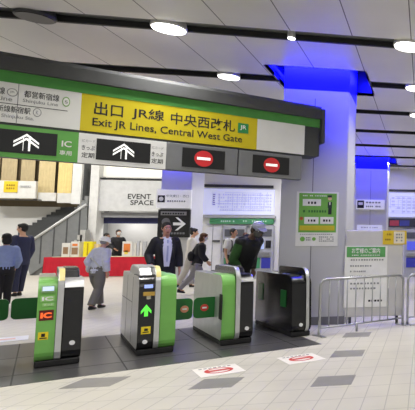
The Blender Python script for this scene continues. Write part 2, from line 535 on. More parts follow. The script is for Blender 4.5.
stick_y = M('sticker_yellow', (226, 200, 30), .5, emit=.1)
stick_w = M('sticker_white', (225, 225, 225), .5, emit=.1)
gold = M('reader_gold', (196, 160, 70), .4)
orange_led = M('led_orange', (232, 96, 40), .5, emit=.9)
arrow_led = M('led_green', (90, 220, 70), .5, emit=.9)
flapg = M('flap_green', (12, 102, 36), .35)
def ticket_gate(k, kind, label):
    base = GF.world(0.861 * k, 0)
    t = thing('ticket_gate', label, 'ticket gate', base, GA, 'automatic ticket gates in the line')
    F_ = Frame(base, GA)
    full = kind != 'end'
    zs = (.93, .93, .90, .86)[max(0, min(3, k))]
    zf = zs + .10
    prof = gate_profile(zs)
    w = GW if full else .265
    MB().box(.004, w - .004, .05, GL - .01, 0.003, .075).build('plinth', blackm, t, bevel=.015)
    xa, xb = (.155, .205) if full else (.185, .225)
    def slab(x0, x1, m, name):
        return MB().prism(prof, x0, x1).build(name, m, t, bevel=.006)
    path = front_path(prof, .62)
    if kind == 'A':          # green left, black right
        sl = slab(0, xa - .003, silver, 'left_housing'); sr = slab(xb + .003, w, black, 'right_housing')
        fb = MB().ribbon(path, 0.0, xa - .003, .006).build('green_front', gategreen, t, smooth=False)
        MB().ribbon(path[7:], xb + .003, w, .006).build('top_cover', silver, t)
        gx0, gx1, bx0, bx1 = 0.0, xa, xb, w
    elif kind == 'B':        # black left, green right
        sl = slab(0, xa - .003, silver, 'left_housing'); sr = slab(xb + .003, w, gategreen, 'right_housing')
        fb = MB().ribbon(path, 0.0, xa - .003, .006).build('black_front', black, t)
        MB().ribbon(path, xb + .003, w, .006).build('green_front', gategreen, t)
        gx0, gx1, bx0, bx1 = xb, w, 0.0, xa
    else:
        sl = slab(0, xa - .003, black, 'left_housing'); sr = slab(xb + .003, w, black, 'right_housing')
        fb = MB().ribbon(path, 0.0, xa - .003, .005).build('black_front', black, t)
        gx0 = gx1 = None; bx0, bx1 = 0.0, xa
    # raised fin between the two halves
    fprof = gate_profile(zf, y0=.012, y1=1.25, r=.19, z0=.07)
    fin = MB().prism(fprof, xa, xb).build('fin', black, t, bevel=.004)
    MB().ribbon(front_path(fprof, 1.0), xa, xb, .008).build('fin_rim', rimsilver, fin)
    if kind in 'AB' and k <= 1:
        pth = front_path(fprof, .42)
        MB().ribbon(pth[7:], xa + .006, xb + .002, .012).build('fin_light', yelfin, fin)
    # hood with the far reader: rounded loop on top of the rear half
    hp = [(.35, zs - .01), (.44, zf - .02), (.56, zf + .01), (1.1, zf + .01), (1.2, zf - .02), (1.28, zs - .01)]
    if kind != 'B': MB().prism(hp, xb - .01, w - .03).build('hood', black, t, bevel=.02)
    else: MB().prism(hp, .02, xa + .01).build('hood', silver, t, bevel=.02)
    if kind in 'AB' and k != 2:
        # seam lines on the silver side
        sm = MB()
        sm.box(-.002, .002, .62, .628, .09, zs - .03).box(-.002, .002, 1.2, 1.208, .09, zs - .03).box(-.002, .002, .64, GL - .03, .58, .588)
        sm.build('side_seam', dark, sl)
    # little things on the front
    yf = .03
    def fr(pa, pb, name, m, par, th=.004, yy=.03, z_only=False):
        x0, z1 = F_.at(pa[0], pa[1], yy); x1, z0 = F_.at(pb[0], pb[1], yy)
        x0 = max(x0, 0.008)
        slope = .035 * ((z0 + z1) / 2 - .09) / (zs - .24)
        return MB().box(x0, x1, yy + slope - .009 - th, yy + slope - .004, z0, z1).build(name, m, par, bevel=.001), (x0, x1, z0, z1, yy + slope - .0095 - th)
    if k == 0:
        xl_, xr_ = .022, xa - .022
        def pl(z0, z1, name, m, a=xl_, b=xr_, th=.004):
            s = .035 * ((z0 + z1) / 2 - .09) / (zs - .24) + .03
            return MB().box(a, b, s - .009 - th, s, z0, z1).build(name, m, fb), s - .0095 - th
        pl(.795, .875, 'screen_bezel', M('bezel', (150, 190, 130), .4), th=.012)
        pl(.815, .86, 'display_screen', scr, .034, xr_ - .01, th=.022)
        ic, yy = pl(.70, .76, 'ic_panel', M('ic_panel_green', (150, 204, 120), .4))
        text('lettering', 'IC', xl_ + .012, xr_ - .012, .71, .752, yy, stick_w, ic, bold=.03)
        tk, yy = pl(.65, .685, 'touch_label', M('ic_panel_green', (150, 204, 120), .4), .04, xr_)
        text('lettering', 'タッチ', .05, xr_ - .01, .657, .678, yy, stick_w, tk)
        rb, yy = pl(.50, .61, 'ic_indicator', M('indicator_dark', (96, 22, 14), .4), .018, xr_)
        text('lettering', 'IC', .03, xr_ - .015, .525, .585, yy, orange_led, rb, bold=.05)
        ys, yy = pl(.30, .38, 'caution_sticker', stick_y, .02, .10)
        MB().box(.032, .09, yy - .001, yy + .001, .31, .322).box(.045, .075, yy - .001, yy + .001, .33, .365).build('pictogram', ink, ys)
        s2 = .045
        MB().disc(.065, .21, .026, .026, s2 - .016, s2 - .004).build('round_sticker', M('pale_green', (190, 224, 170), .5), fb)
        MB().disc(bx0 + .09, .24, .024, .024, .014, .036).build('round_sticker', stick_w, sr)
        ts = MB().box(bx0 + .03, bx1 - .03, .4, .6, zs + .005, zs + .012).build('top_reader', M('reader_grey', (150, 152, 150), .4), sr)
    if k == 1:
        def pl(z0, z1, name, m, a, b, th=.004, sh=0.0):
            s = .035 * ((z0 + z1) / 2 - .09) / (zs - .24) + .03
            return MB().box(a, b, s - .009 - th, s + sh, z0, z1).build(name, m, fb), s - .0095 - th
        pl(.79, .83, 'display_screen', M('gate_screen_blue', (150, 170, 240), .3, emit=.9), .05, .13, th=.012, sh=.02)
        pl(.70, .745, 'card_slot', gold, .04, .15, th=.02)
        pl(.66, .70, 'slot_label', M('slot_pale', (214, 210, 190), .5), .075, .115)
        z0, z1, x = .46, .60, .075
        a = MB().plate([(x, z1), (x - .05, z1 - .075), (x - .05, z1 - .11), (x - .018, z1 - .07), (x - .018, z0), (x + .018, z0), (x + .018, z1 - .07), (x + .05, z1 - .11), (x + .05, z1 - .075)], .028, .036)
        a.build('green_arrow', arrow_led, fb)
        ys, yy = pl(.255, .34, 'caution_sticker', stick_y, .035, .125)
        MB().box(.05, .11, yy - .001, yy + .001, .27, .282).box(.065, .10, yy - .001, yy + .001, .29, .32).build('pictogram', ink, ys)
        MB().disc(.075, .165, .024, .024, .014, .036).build('round_sticker', stick_w, fb)
    if k == 2:
        MB().disc(bx0 + .09, .20, .024, .024, .014, .036).build('round_sticker', stick_w, sr)
        MB().box(bx0 + .02, bx1 - .02, .09, .3, zs + .003, zs + .014).build('top_reader', M('reader_blue', (52, 54, 92), .3), sr)
        q = MB(); q.box(-.012, 0, .02, .14, .34, .66); q.build('flap_slot', blackm, sl)
    if k == 3:
        MB().disc(.12, .17, .024, .024, .012, .036).build('round_sticker', stick_w, fb)
        y0_, z1_ = F_.side(288.5, 290); y1_, z0_ = F_.side(296, 308)
        MB().box(-.008, 0, .30, .52, .40, .64).build('folded_flap', flapg, sl)
        MB().box(-.008, 0, 1.38, 1.62, .42, .68).build('folded_flap', flapg, sl)
        for q in (.45, .62):
            MB().box(xa - .13, xa - .09, q, q + .03, zs + .002, zs + .006).build('reader_lamp', M('lamp_blue', (90, 110, 240), .4, emit=1.0), sl)
    # flaps closing the lane
    def flap(xs, xe, y0, z0, z1):
        poly = []
        r = .05
        s = 1 if xe > xs else -1
        for cx_, cz_, a0 in ((xe - s * r, z0 + r, 0), (xe - s * r, z1 - r, 1)):
            for i in range(5):
                a = (-PI / 2 + PI / 2 * i / 4) if a0 == 0 else (PI / 2 * i / 4)
                poly.append((cx_ + s * r * math.cos(a), cz_ + r * math.sin(a)))
        poly += [(xs, z1), (xs, z0)]
        return MB().plate(poly, y0, y0 + .03).build('flap', flapg, t, bevel=.004)
    if k == -1:
        flap(w, w + .235, 1.55, .375, .635)
    if k == 0:
        flap(0, -.235, 1.55, .375, .635)
    if k == 1:
        f = flap(w, w + .24, .42, .335, .605)
        q = MB().disc(w + .15, .47, .045, .045, .414, .42).build('warning_disc', M('disc_orange', (226, 150, 120), .5), f)
        MB().box(w + .125, w + .175, .4125, .414, .46, .48).build('disc_bar', stick_w, q)
    if k == 2:
        f = flap(0, -.24, .42, .335, .605)
        q = MB().disc(-.12, .47, .045, .045, .414, .42).build('warning_disc', M('disc_red', (206, 60, 50), .5), f)
        MB().box(-.145, -.095, .4125, .414, .46, .48).build('disc_bar', stick_w, q)
    return t
ticket_gate(-1, 'B', 'ticket gate cut off by the left edge, only its green flap showing')
ticket_gate(0, 'A', 'leftmost whole ticket gate, green front with IC labels and red indicator')
ticket_gate(1, 'B', 'ticket gate with glowing green arrow on its black front')
ticket_gate(2, 'A', 'ticket gate with silver side, plain green front band and blue-topped black half')
ticket_gate(3, 'end', 'all-black ticket gate at the right end beside the metal barrier')

# ---- floor stickers in front of the gates
def floor_sticker(x0, y0, label, w=.4, d=.45):
    b = GF.world(x0, y0)
    t = thing('floor_sticker', label, 'sticker', b, GA, 'no entry stickers on the floor')
    z = .0036
    MB().box(0, w, 0, d, .0016, z).build('sheet', M('floor_paper', (230, 226, 218), .5), t)
    def ell(rx, ry, z0, z1, m, nm, par):
        return MB().slab([(w / 2 + rx * math.cos(2 * PI * k / 28), d / 2 + .0 + ry * math.sin(2 * PI * k / 28)) for k in range(28)], z0, z1).build(nm, m, par)
    rd = M('sticker_red', (196, 52, 46), .5)
    e = ell(.13, .13, z, z + .0008, rd, 'red_disc', t)
    ell(.10, .10, z + .0008, z + .0014, M('floor_paper', (230, 226, 218), .5), 'disc_face', e)
    MB().box(w / 2 - .11, w / 2 + .11, d / 2 - .035, d / 2 + .035, z + .0014, z + .002).build('red_bar', rd, e)
    m = MB()
    for i in range(7): m.box(.05 + i * .044, .08 + i * .044, d - .075, d - .04, z, z + .0006)
    m.build('lettering', greyink, t)
    return t
floor_sticker(1.205, -1.60, 'white floor sticker with red oval, on grey tile left of its twin')
floor_sticker(2.025, -1.62, 'white floor sticker with red oval, right one nearest the barrier')
p = GF.world(-.62, 2.4)
t = thing('floor_sticker', 'faded white floor sticker behind the leftmost gate flaps', 'sticker', p, GA)
MB().box(0, .55, 0, .45, .001, .003).build('sheet', M('floor_paper_cool', (226, 228, 236), .4), t)
MB().box(.08, .42, .16, .28, .003, .004).build('red_mark', M('faded_red', (222, 180, 174), .5), t)

# ================================================================== METAL BARRIERS
def barrier(a, b, label, n=9, post=True):
    a = Vector(a); b = Vector(b)
    L_ = (b - a).length; rz = math.atan2(b.y - a.y, b.x - a.x)
    t = thing('crowd_barrier', label, 'barrier', a, rz, 'metal crowd barriers')
    r = .10; zt_, zb_ = .80, .115
    pts = [(0, 0, .0), (0, 0, zt_ - r)]
    for k in range(1, 6):
        an = PI - PI / 2 * k / 5
        pts.append((r + r * math.cos(an), 0, zt_ - r + r * math.sin(an)))
    for k in range(0, 6):
        an = PI / 2 - PI / 2 * k / 5
        pts.append((L_ - r + r * math.cos(an), 0, zt_ - r + r * math.sin(an)))
    pts += [(L_, 0, .0)]
    MB().tube(pts, .019, 10).build('frame', steel, t, smooth=True)
    MB().tube([(0, 0, zb_), (L_, 0, zb_)], .013).build('lower_rail', steel, t, smooth=True)
    for k in range(1, n + 1):
        x = L_ * k / (n + 1)
        MB().tube([(x, 0, zb_), (x, 0, zt_)], .0085, 8).build('baluster', steel, t, smooth=True)
    MB().tube([(L_ * .42, 0, 0), (L_ * .42, 0, zb_)], .018).build('foot', steel, t, smooth=True)
    MB().box(-.03, .03, -.16, .16, 0, .014).build('foot', steel, t)
    MB().box(L_ - .03, L_ + .03, -.16, .16, 0, .014).build('foot', steel, t)
ba, bb = G(319, 336.5), G(402.5, 325)
barrier(ba, bb, 'metal crowd barrier in front of the white notice board', 9)
barrier(bb + Vector((.075, .03, 0)), bb + Vector((1.2, .75, 0)), 'metal crowd barrier cut off by the right edge', 9)

# ================================================================== NOTICES ON AND BESIDE THE PILLAR
def at_y(Y): return Frame((0, Y, 0), 0)
PF = at_y(P1Y0)
def boxpx(Fm, pa, pb, y0, y1, name, m, par, bevel=0):
    x0, z1 = Fm.at(*pa); x1, z0 = Fm.at(*pb)
    return MB().box(x0, x1, y0, y1, z0, z1).build(name, m, par, bevel=bevel)
def local(Fm, root, pa, pb):
    x0, z1 = Fm.at(*pa); x1, z0 = Fm.at(*pb)
    return x0 - root.location.x, x1 - root.location.x, z0 - root.location.z, z1 - root.location.z
class Board:
    """flat thing on the plane y = Y seen from the front; child rects given by photo pixels"""
    def __init__(s, name, label, cat, pa, pb, Y, m, th=.02, bevel=0, group=None, back=None):
        s.F = at_y(Y)
        x0, z1 = s.F.at(*pa); x1, z0 = s.F.at(*pb)
        s.root = thing(name, label, cat, (x0, Y, z0), 0, group)
        s.o = (x0, z0)
        s.x0, s.x1, s.z0, s.z1 = 0, x1 - x0, 0, z1 - z0
        s.k = .001 + Y * .0002
        s.face = MB().box(0, x1 - x0, -th, 0, 0, z1 - z0).build('panel', m, s.root, bevel=bevel)
        s.th = th
    def xy(s, pa, pb):
        x0, z1 = s.F.at(*pa); x1, z0 = s.F.at(*pb)
        return x0 - s.o[0], x1 - s.o[0], z0 - s.o[1], z1 - s.o[1]
    def rect(s, pa, pb, name, m, par=None, lv=1):
        x0, x1, z0, z1 = s.xy(pa, pb)
        return MB().box(x0, x1, -s.th - s.k * lv, -s.th + .001, z0, z1).build(name, m, par or s.root)
    def text(s, str_, pa, pb, m, par=None, lv=1, bold=0.0):
        x0, x1, z0, z1 = s.xy(pa, pb)
        return text('lettering', str_, x0, x1, z0, z1, -s.th - s.k * lv - .0008, m, par or s.root, bold=bold)
    def disc(s, c, r, name, m, par=None, lv=1):
        x0, x1, z0, z1 = s.xy((c[0] - r, c[1] - r), (c[0] + r, c[1] + r))
        return MB().disc((x0 + x1) / 2, (z0 + z1) / 2, (x1 - x0) / 2, (z1 - z0) / 2, -s.th - s.k * lv, -s.th + .001).build(name, m, par or s.root)
    def scribble(s, pa, pb, m, n=8, par=None, lv=1, rows=1, gap=.35):
        """rows of small unreadable character blocks"""
        x0, x1, z0, z1 = s.xy(pa, pb)
        q = MB(); w = (x1 - x0) / n; h = (z1 - z0) / rows
        for r in range(rows):
            for i in range(n):
                if random.random() < .1: continue
                a = x0 + w * (i + .1); b = x0 + w * (i + 1 - gap * random.uniform(.5, 1.2))
                q.box(a, b, -s.th - s.k * lv, -s.th + .0005, z1 - h * (r + .8), z1 - h * (r + .25))
            q.box(x0, x1, -s.th - s.k * lv * .5, -s.th + .0005, z1 - h * (r + .54), z1 - h * (r + .52))
        if rows > 1: q.box(x0, x0 + w * .02, -s.th - s.k * lv * .5, -s.th + .0005, z0 + h * .3, z1 - h * .4)
        return q.build('lettering', m, par or s.root)

pg = M('poster_green', (110, 172, 74), .5, emit=.05)
B = Board('poster', 'green and yellow poster with a uniformed figure, on the pillar', 'poster', (297, 191.5), (337.5, 246), P1Y0 - .001, paper, .006)
gpn = B.rect((299.5, 193), (336, 232.5), 'green_field', pg)
B.scribble((303, 194.5), (327, 197), paper, 14, gpn, 2)
B.rect((303, 199), (321, 206), 'white_box', paper, gpn, 2); B.scribble((308, 200.5), (317, 205), ink, 3, gpn, 3)
B.scribble((303, 209), (327, 213.5), M('poster_darkgreen', (50, 110, 50), .5), 9, gpn, 2)
B.rect((304.5, 217), (318.5, 224), 'white_box', paper, gpn, 2); B.scribble((308, 218.5), (316, 222.5), ink, 3, gpn, 3)
B.rect((320.5, 217), (333.5, 224), 'white_box', paper, gpn, 2); B.scribble((323, 218.5), (331.5, 222.5), ink, 3, gpn, 3)
B.disc((301.5, 218.5), 1.8, 'red_mark', M('poster_red', (186, 90, 40), .5), gpn, 2)
B.rect((299.8, 225.5), (334.5, 230.5), 'yellow_strip', M('poster_yellow', (206, 190, 40), .5), gpn, 2)
B.rect((328, 202), (332, 208), 'figure_jacket', M('figure_dark', (34, 56, 48), .5), gpn, 2)
B.rect((328.4, 208), (331.6, 214.5), 'figure_trousers', M('figure_dark2', (26, 40, 40), .5), gpn, 2)
B.disc((330, 198.6), 1.9, 'figure_face', M('figure_skin', (226, 186, 160), .5), gpn, 2)
B.rect((328, 195.4), (332, 197.6), 'figure_cap', M('figure_dark', (34, 56, 48), .5), gpn, 3)
B.rect((329.6, 202), (330.5, 205), 'figure_shirt', paper, gpn, 3)
B.scribble((300, 233.5), (333, 235), greyink, 16)
B.disc((302.5, 239), 2.4, 'green_badge', pg); B.disc((314, 239), 1.8, 'green_badge', pg)
B.scribble((306, 236.5), (311, 241), greyink, 3, rows=2); B.scribble((319, 236), (334, 242), greyink, 8, rows=3)

# white notice board standing beside the pillar
BY = 9.02
x0 = P(345.5, 270, BY).x; x1 = P(402.5, 270, BY).x; z1 = P(370, 230.5, BY).z
nb = thing('notice_board', 'grey freestanding notice board behind the barrier, right of the pillar', 'board', (x0, BY, 0))
lightgrey = M('board_grey', (198, 197, 193), .45, var=.03)
MB().box(0, x1 - x0, 0, .05, .12, z1).build('panel', lightgrey, nb, bevel=.012)
for q_ in (.08, x1 - x0 - .08):
    MB().box(q_ - .02, q_ + .02, .01, .04, .0, .14).box(q_ - .02, q_ + .02, -.05, .06, 0, .015).build('foot', dark, nb)
B = Board('notice', 'white notice with green heading on the grey notice board', 'notice', (345.3, 246), (386.3, 306.5), BY - .001, paper, .006)
hd = B.rect((347, 246.8), (385.3, 257), 'heading', M('heading_green', (92, 166, 92), .5), None)
B.text('お客様のご案内', (352, 248), (380, 253.3), paper, hd, 2, .01)
B.scribble((352, 254.3), (380, 256), paper, 16, hd, 2)
B.scribble((348, 258.5), (384, 261), greyink, 14)
for k, (yy, xx) in enumerate(((264.5, 372), (270, 366), (275, 366), (282, 380), (287, 376))):
    B.scribble((350, yy), (xx, yy + 2.6), greyink, 9)
B.scribble((368, 299), (383, 302), ink, 5)
B = Board('notice', 'small yellow notice at the top of the grey notice board', 'notice', (383, 230.5), (406.5, 244.5), BY - .001, M('notice_yellow', (216, 186, 40), .5), .008)
w_ = B.rect((394, 231.5), (404.5, 243.5), 'photo_field', M('notice_pale', (222, 214, 190), .5))
B.scribble((396, 233), (403, 242), greyink, 3, w_, 2, 3)
B.scribble((385, 232.5), (392, 236), M('notice_brown', (150, 120, 20), .6), 4)
B.scribble((385, 238), (391, 241), M('notice_brown', (150, 120, 20), .6), 3)
B = Board('label_strip', 'pale lavender label strip standing on top of the grey notice board', 'sign', (357, 224.8), (382, 230.3), BY + .05, M('lavender_paper', (206, 208, 236), .5, emit=.15), .008)
B.scribble((361, 226.2), (378, 228.8), M('lavender_ink', (150, 152, 196), .6), 12)

# sign on the second pillar
p2y = P2Y0 - .001
B = Board('direction_sign', 'white pictogram sign on the far right pillar', 'sign', (356.5, 199.5), (384.5, 209.5), p2y, M('sign_white_lit', (222, 222, 220), .5, emit=.38), .03)
q = B.rect((357.5, 200.5), (364, 208.2), 'pictogram_box', ink); B.rect((358.6, 202.2), (362.8, 205), 'pictogram', signwhite, q, 2)
B.scribble((366, 201), (381, 204), greyink, 5); B.scribble((366, 205), (381, 208), greyink, 8)
# signs on the third pillar
B = Board('direction_sign', 'white pictogram sign above the black arrow sign', 'sign', (158, 189.5), (191.5, 208.5), p2y, M('sign_white_lit', (222, 222, 220), .5, emit=.38), .06)
q = B.rect((158.8, 195.4), (165.6, 202.5), 'pictogram_box', ink); B.disc((162.2, 199), 2.2, 'pictogram', signwhite, q, 2)
B.text('中央東口・西口', (167.5, 194.6), (189.5, 197.8), greyink, None, 1, .005); B.scribble((168, 199.8), (189, 202.8), greyink, 9)
B = Board('arrow_sign', 'black sign with a white right-pointing arrow on a pillar', 'sign', (159.5, 209.5), (190, 237.5), p2y, M('sign_black', (34, 34, 35), .4), .07)
q = B.rect((162, 211.5), (187.5, 215.5), 'white_strip', M('strip_grey', (150, 150, 150), .5)); B.scribble((163.5, 212), (186, 215.2), ink, 9, q, 2)
x0, x1, z0, z1 = B.xy((174.5, 217.5), (186.5, 230.5))
zm = (z0 + z1) / 2; h = (z1 - z0); t_ = h * .11; xm = x1 - h * .55
a = MB()
a.box(x0, x1 - h * .12, -.08, -.069, zm - t_, zm + t_)
a.plate([(x1, zm), (xm, z1), (xm - h * .17, z1), (x1 - h * .19, zm)], -.08, -.069)
a.plate([(x1, zm), (x1 - h * .19, zm), (xm - h * .17, z0), (xm, z0)], -.08, -.069)
a.build('arrow', M('arrow_white', (214, 214, 212), .5, emit=.3), B.root)
B.disc((167, 222), 4.0, 'icon', M('icon_grey', (120, 120, 122), .5))
B.scribble((163, 231.5), (186, 235), greyink, 8)

# ================================================================== TICKET WALL (right of the third pillar)
wy = WY - .002
band = M('header_band', (46, 47, 50), .4)
lav = M('map_lavender', (206, 210, 240), .5, emit=.38, var=.03, scale=.6)
ml = M('map_line', (184, 189, 224), .6, emit=.2); mp = M('map_purple', (140, 132, 200), .6)
def map_board(label, pa, pb, band_h, marks, left):
    B = Board('fare_map', label, 'board', pa, pb, wy, lav, .06)
    B.rect((pa[0], pa[1] - band_h), (pb[0], pa[1]), 'header_bar', band, None, 4)
    q = MB()
    rr = random.Random(3)
    x0, x1, z0, z1 = B.xy((pa[0] + 12 * left, pa[1] + 3), (pb[0] - 3, pb[1] - 3))
    for i in range(9):
        z = z0 + (z1 - z0) * (i + .5) / 9
        a = x0 + (x1 - x0) * rr.uniform(0, .25); b = x1 - (x1 - x0) * rr.uniform(0, .2)
        q.box(a, b, -.068, -.059, z - .008, z + .008)
    for i in range(12):
        x = x0 + (x1 - x0) * rr.random(); za_ = z0 + (z1 - z0) * rr.uniform(0, .4); zb_ = z0 + (z1 - z0) * rr.uniform(.6, 1)
        q.box(x - .008, x + .008, -.068, -.059, za_, zb_)
    q.build('route_lines', ml, B.root)
    if left:
        B.scribble((213.5, 191.5), (216.5, 205.5), mp, 1, None, 1, 7)
        B.scribble((219, 193), (272, 212), M('map_grey', (190, 194, 222), .6, emit=.2), 24, None, 1, 6)
    else:
        B.scribble((pa[0] + 4, pa[1] + 4), (pb[0] - 3, pb[1] - 4), M('map_grey', (190, 194, 222), .6, emit=.2), 9, None, 1, 5)
    return B
map_board('wide lavender fare map board above the ticket machines', (205, 188.5), (274, 215), 4.2, True, 1)
map_board('lavender fare map board at the right edge', (387.5, 192.5), (440, 217.5), 3.2, True, 0)
B = Board('header_sign', 'green header strip above the ticket machines', 'sign', (211, 218.5), (274, 224.3), wy, M('header_green', (70, 140, 92), .5, emit=.06), .12)
B.scribble((222, 219.8), (236, 222.8), M('header_pale', (190, 224, 200), .5), 7); B.scribble((244, 219.8), (268, 222.8), M('header_pale', (190, 224, 200), .5), 11)
x0, z1 = at_y(wy).at(203, 215.3); x1, z0 = at_y(wy).at(276, 218.3)
struct(MB().box(x0, x1, wy - .14, wy, z0, z1).build('trim_ledge', M('ledge', (176, 177, 180), .5)))
def ticket_machine(pa, pb, label, scr_c, low_c):
    x0 = P(pa[0], pa[1], wy - .2).x; x1 = P(pb[0], pa[1], wy - .2).x
    z1 = P(pa[0], pa[1], wy - .2).z
    t = thing('ticket_machine', label, 'ticket machine', (x0, wy - .2, 0), 0, 'ticket machines in the back wall')
    w = x1 - x0
    MB().box(0, w, 0, .2, 0, z1).build('housing', M('machine_grey', (176, 178, 180), .4), t, bevel=.01)
    MB().box(w * .06, w * .94, -.02, 0, z1 * .80, z1 * .93).build('top_panel', M('machine_dark', (88, 90, 94), .4), t)
    s = MB().box(w * .1, w * .62, -.03, 0, z1 * .56, z1 * .74).build('screen', scr_c, t)
    MB().box(w * .7, w * .92, -.03, 0, z1 * .58, z1 * .72).build('slot_panel', blackm, t)
    MB().box(w * .1, w * .9, -.08, 0, z1 * .44, z1 * .5).build('shelf', steel, t)
    MB().box(w * .08, w * .48, -.025, 0, z1 * .2, z1 * .4).build('lower_panel', low_c, t)
    MB().box(w * .54, w * .92, -.025, 0, z1 * .2, z1 * .4).build('lower_panel', M('machine_blue', (60, 66, 170), .5), t)
gs = M('machine_screen', (170, 186, 226), .4, emit=.4); mg = M('machine_green', (70, 150, 100), .5)
ticket_machine((224, 225.5), (246, 225.5), 'grey ticket machine behind the person in a white T-shirt', gs, mg)
ticket_machine((250, 225.5), (273.5, 225.5), 'grey ticket machine between the capped man and the pillar', gs, mg)
ticket_machine((404.5, 229), (432, 229), 'ticket machine with blue panel at the right edge', M('machine_screen_blue', (90, 100, 220), .4, emit=.3), M('machine_blue', (60, 66, 170), .5))
B = Board('header_sign', 'dark header strip with red and blue blocks at the right edge', 'sign', (385, 218.5), (440, 227.5), wy, M('header_dark', (58, 58, 64), .4), .1)
B.rect((390, 220.5), (399, 225.8), 'red_block', M('block_red', (176, 66, 74), .5), None); B.rect((400, 220.5), (409.5, 225.8), 'blue_block', M('block_blue', (66, 72, 140), .5), None)
# white double door in the ticket wall
x0 = P(203.5, 250, wy).x; x1 = P(221.5, 250, wy).x; z1 = P(210, 224.5, wy).z
d = struct(MB().box(x0, x1, wy - .04, wy, 0, z1).build('door_1', M('door_white', (230, 230, 230), .45), bevel=.01))
MB().box(x1 - .28, x1 - .05, wy - .09, wy - .04, 1.32, 1.38).build('door_handle', dark, d)
MB().box((x0 + x1) / 2 - .01, (x0 + x1) / 2 + .01, wy - .043, wy - .039, .02, z1 - .02).build('door_seam', greyink, d)

# ================================================================== EVENT SPACE (left)
EY = 25.0
EF = at_y(EY)
B = Board('event_space_sign', 'white EVENT SPACE fascia above the red table', 'sign', (95.5, 180.5), (172, 212), EY, M('fascia_white', (206, 207, 207), .5, emit=.12), .3)
B.text('EVENT', (132, 194.4), (154.5, 199.8), ink, B.face, 1, .012); B.text('SPACE', (134.5, 200.6), (157, 205.8), ink, B.face, 1, .012)
x0, z1 = EF.at(96, 156); x1, z0 = EF.at(172, 178.5)
struct(MB().box(x0, x1, EY - .1, EY + .2, z0, z1).build('trim_light_box', M('light_box', (236, 234, 222), .5, emit=.55)))
x0, z1 = EF.at(96, 178.3); x1, z0 = EF.at(172, 181)
struct(MB().box(x0, x1, EY - .32, EY, z0, z1).build('trim_fascia_top', blackm))
x0 = P(87.5, 230, EY - .4).x; x1 = P(95.8, 230, EY - .4).x
struct(MB().box(x0, x1, EY - .4, EY + .1, 0, 7.0).build('pillar', white))
x0 = P(95.8, 230, EY).x; x1 = P(97.8, 230, EY).x
struct(MB().box(x0, x1, EY - .3, EY + .1, 0, P(97, 213, EY).z).build('trim_jamb', M('jamb', (92, 94, 98), .5)))
x0, z1 = EF.at(97.8, 212.5); x1, z0 = EF.at(172, 218)
struct(MB().box(x0, x1, EY - .1, EY + .1, z0, z1).build('trim_lintel', M('lintel', (150, 151, 156), .5)))
z1 = P(120, 217.5, EY + .2).z; z0 = P(120, 223.5, EY + .2).z
struct(MB().box(x0, x1, EY + .1, EY + .2, z0, z1).build('trim_navy_band', M('navy_band', (46, 50, 96), .5)))

# red table
TY = 23.0
tx0, tx1 = P(43.5, 266, TY).x, P(152, 266, TY).x
tz = P(100, 257.0, TY).z
tb = thing('folding_table', 'long table under the red cloth below the EVENT SPACE fascia', 'table', (tx0, TY, 0))
TW = tx1 - tx0
MB().box(0.02, TW - .02, .02, .78, tz - .04, tz - .003).build('tabletop', M('table_white', (216, 214, 206), .5), tb)
for x in (.12, TW - .12):
    for yq in (.1, .7):
        MB().tube([(x, yq, 0), (x, yq, tz - .04)], .018).build('leg', steel, tb)
q = MB()
n = 60
for i in range(n):                                          # pleated front and ends
    xa = TW * i / n; xb = TW * (i + 1) / n
    da = .012 * math.sin(i * 1.7); db = .012 * math.sin((i + 1) * 1.7)
    q.add([(xa, -.02 + da, .02), (xb, -.02 + db, .02), (xb, -.005, tz), (xa, -.005, tz)], [(0, 1, 2, 3)])
q.add([(0, -.005, tz), (TW, -.005, tz), (TW, .8, tz), (0, .8, tz)], [(0, 1, 2, 3)])
q.add([(0, -.005, tz), (0, .8, tz), (-.03, .8, .02), (-.03, -.02, .02)], [(0, 1, 2, 3)])
q.add([(TW, -.005, tz), (TW, .8, tz), (TW + .03, .8, .02), (TW + .03, -.02, .02)], [(0, 1, 2, 3)])
cl = q.build('tablecloth', M('red_cloth', (196, 22, 46), .8, var=.08, scale=3))
cl.location = (tx0, TY, 0)
tag(cl, 'bright red tablecloth hanging to the floor at the event space', 'tablecloth')
runner = MB().box(.25, TW - .05, -.012, .76, .0, .012).build('table_runner', M('runner_cream', (226, 216, 184), .7))
runner.location = (tx0, TY, tz + .001)
tag(runner, 'cream cloth lying along the top of the red table', 'cloth')
# things on the table
def tabletop_thing(name, label, cat, pa, pb, m, depth=.25, yo=.1, marks=None, group=None):
    x0 = P(pa[0], pa[1], TY + yo).x; x1 = P(pb[0], pa[1], TY + yo).x
    z0 = tz + .0135; z1 = P(pa[0], pa[1], TY + yo).z
    t = thing(name, label, cat, (x0, TY + yo, z0), 0, group)
    MB().box(0, x1 - x0, 0, depth, 0, z1 - z0).build('box_body', m, t, bevel=.01)
    W, Hh = x1 - x0, z1 - z0
    if marks:
        for (a, b, c_, d_, mm, nm) in marks:
            MB().box(W * a, W * b, -.008, 0, Hh * c_, Hh * d_).build(nm, mm, t)
    return t
orange = M('print_orange', (226, 130, 60), .6)
brown = M('print_brown', (150, 120, 90), .6)
boxw = M('box_white', (222, 220, 214), .6)
tabletop_thing('goods_box', 'leftmost white goods box on the red table', 'box', (62, 243), (70, 255), boxw, marks=[(.2, .8, .2, .7, brown, 'print_patch')])
tabletop_thing('goods_box', 'white box with brown print beside the yellow box', 'box', (71, 241.5), (79.5, 255), boxw, yo=.15, marks=[(.15, .85, .15, .6, brown, 'print_patch'), (.2, .8, .7, .85, orange, 'print_patch')])
tabletop_thing('goods_box', 'bright yellow goods box on the red table', 'box', (83.5, 241.5), (92.5, 255), M('box_yellow', (240, 222, 30), .5), marks=[(.44, .56, .1, .9, M('box_stripe', (180, 150, 20), .5), 'stripe')])
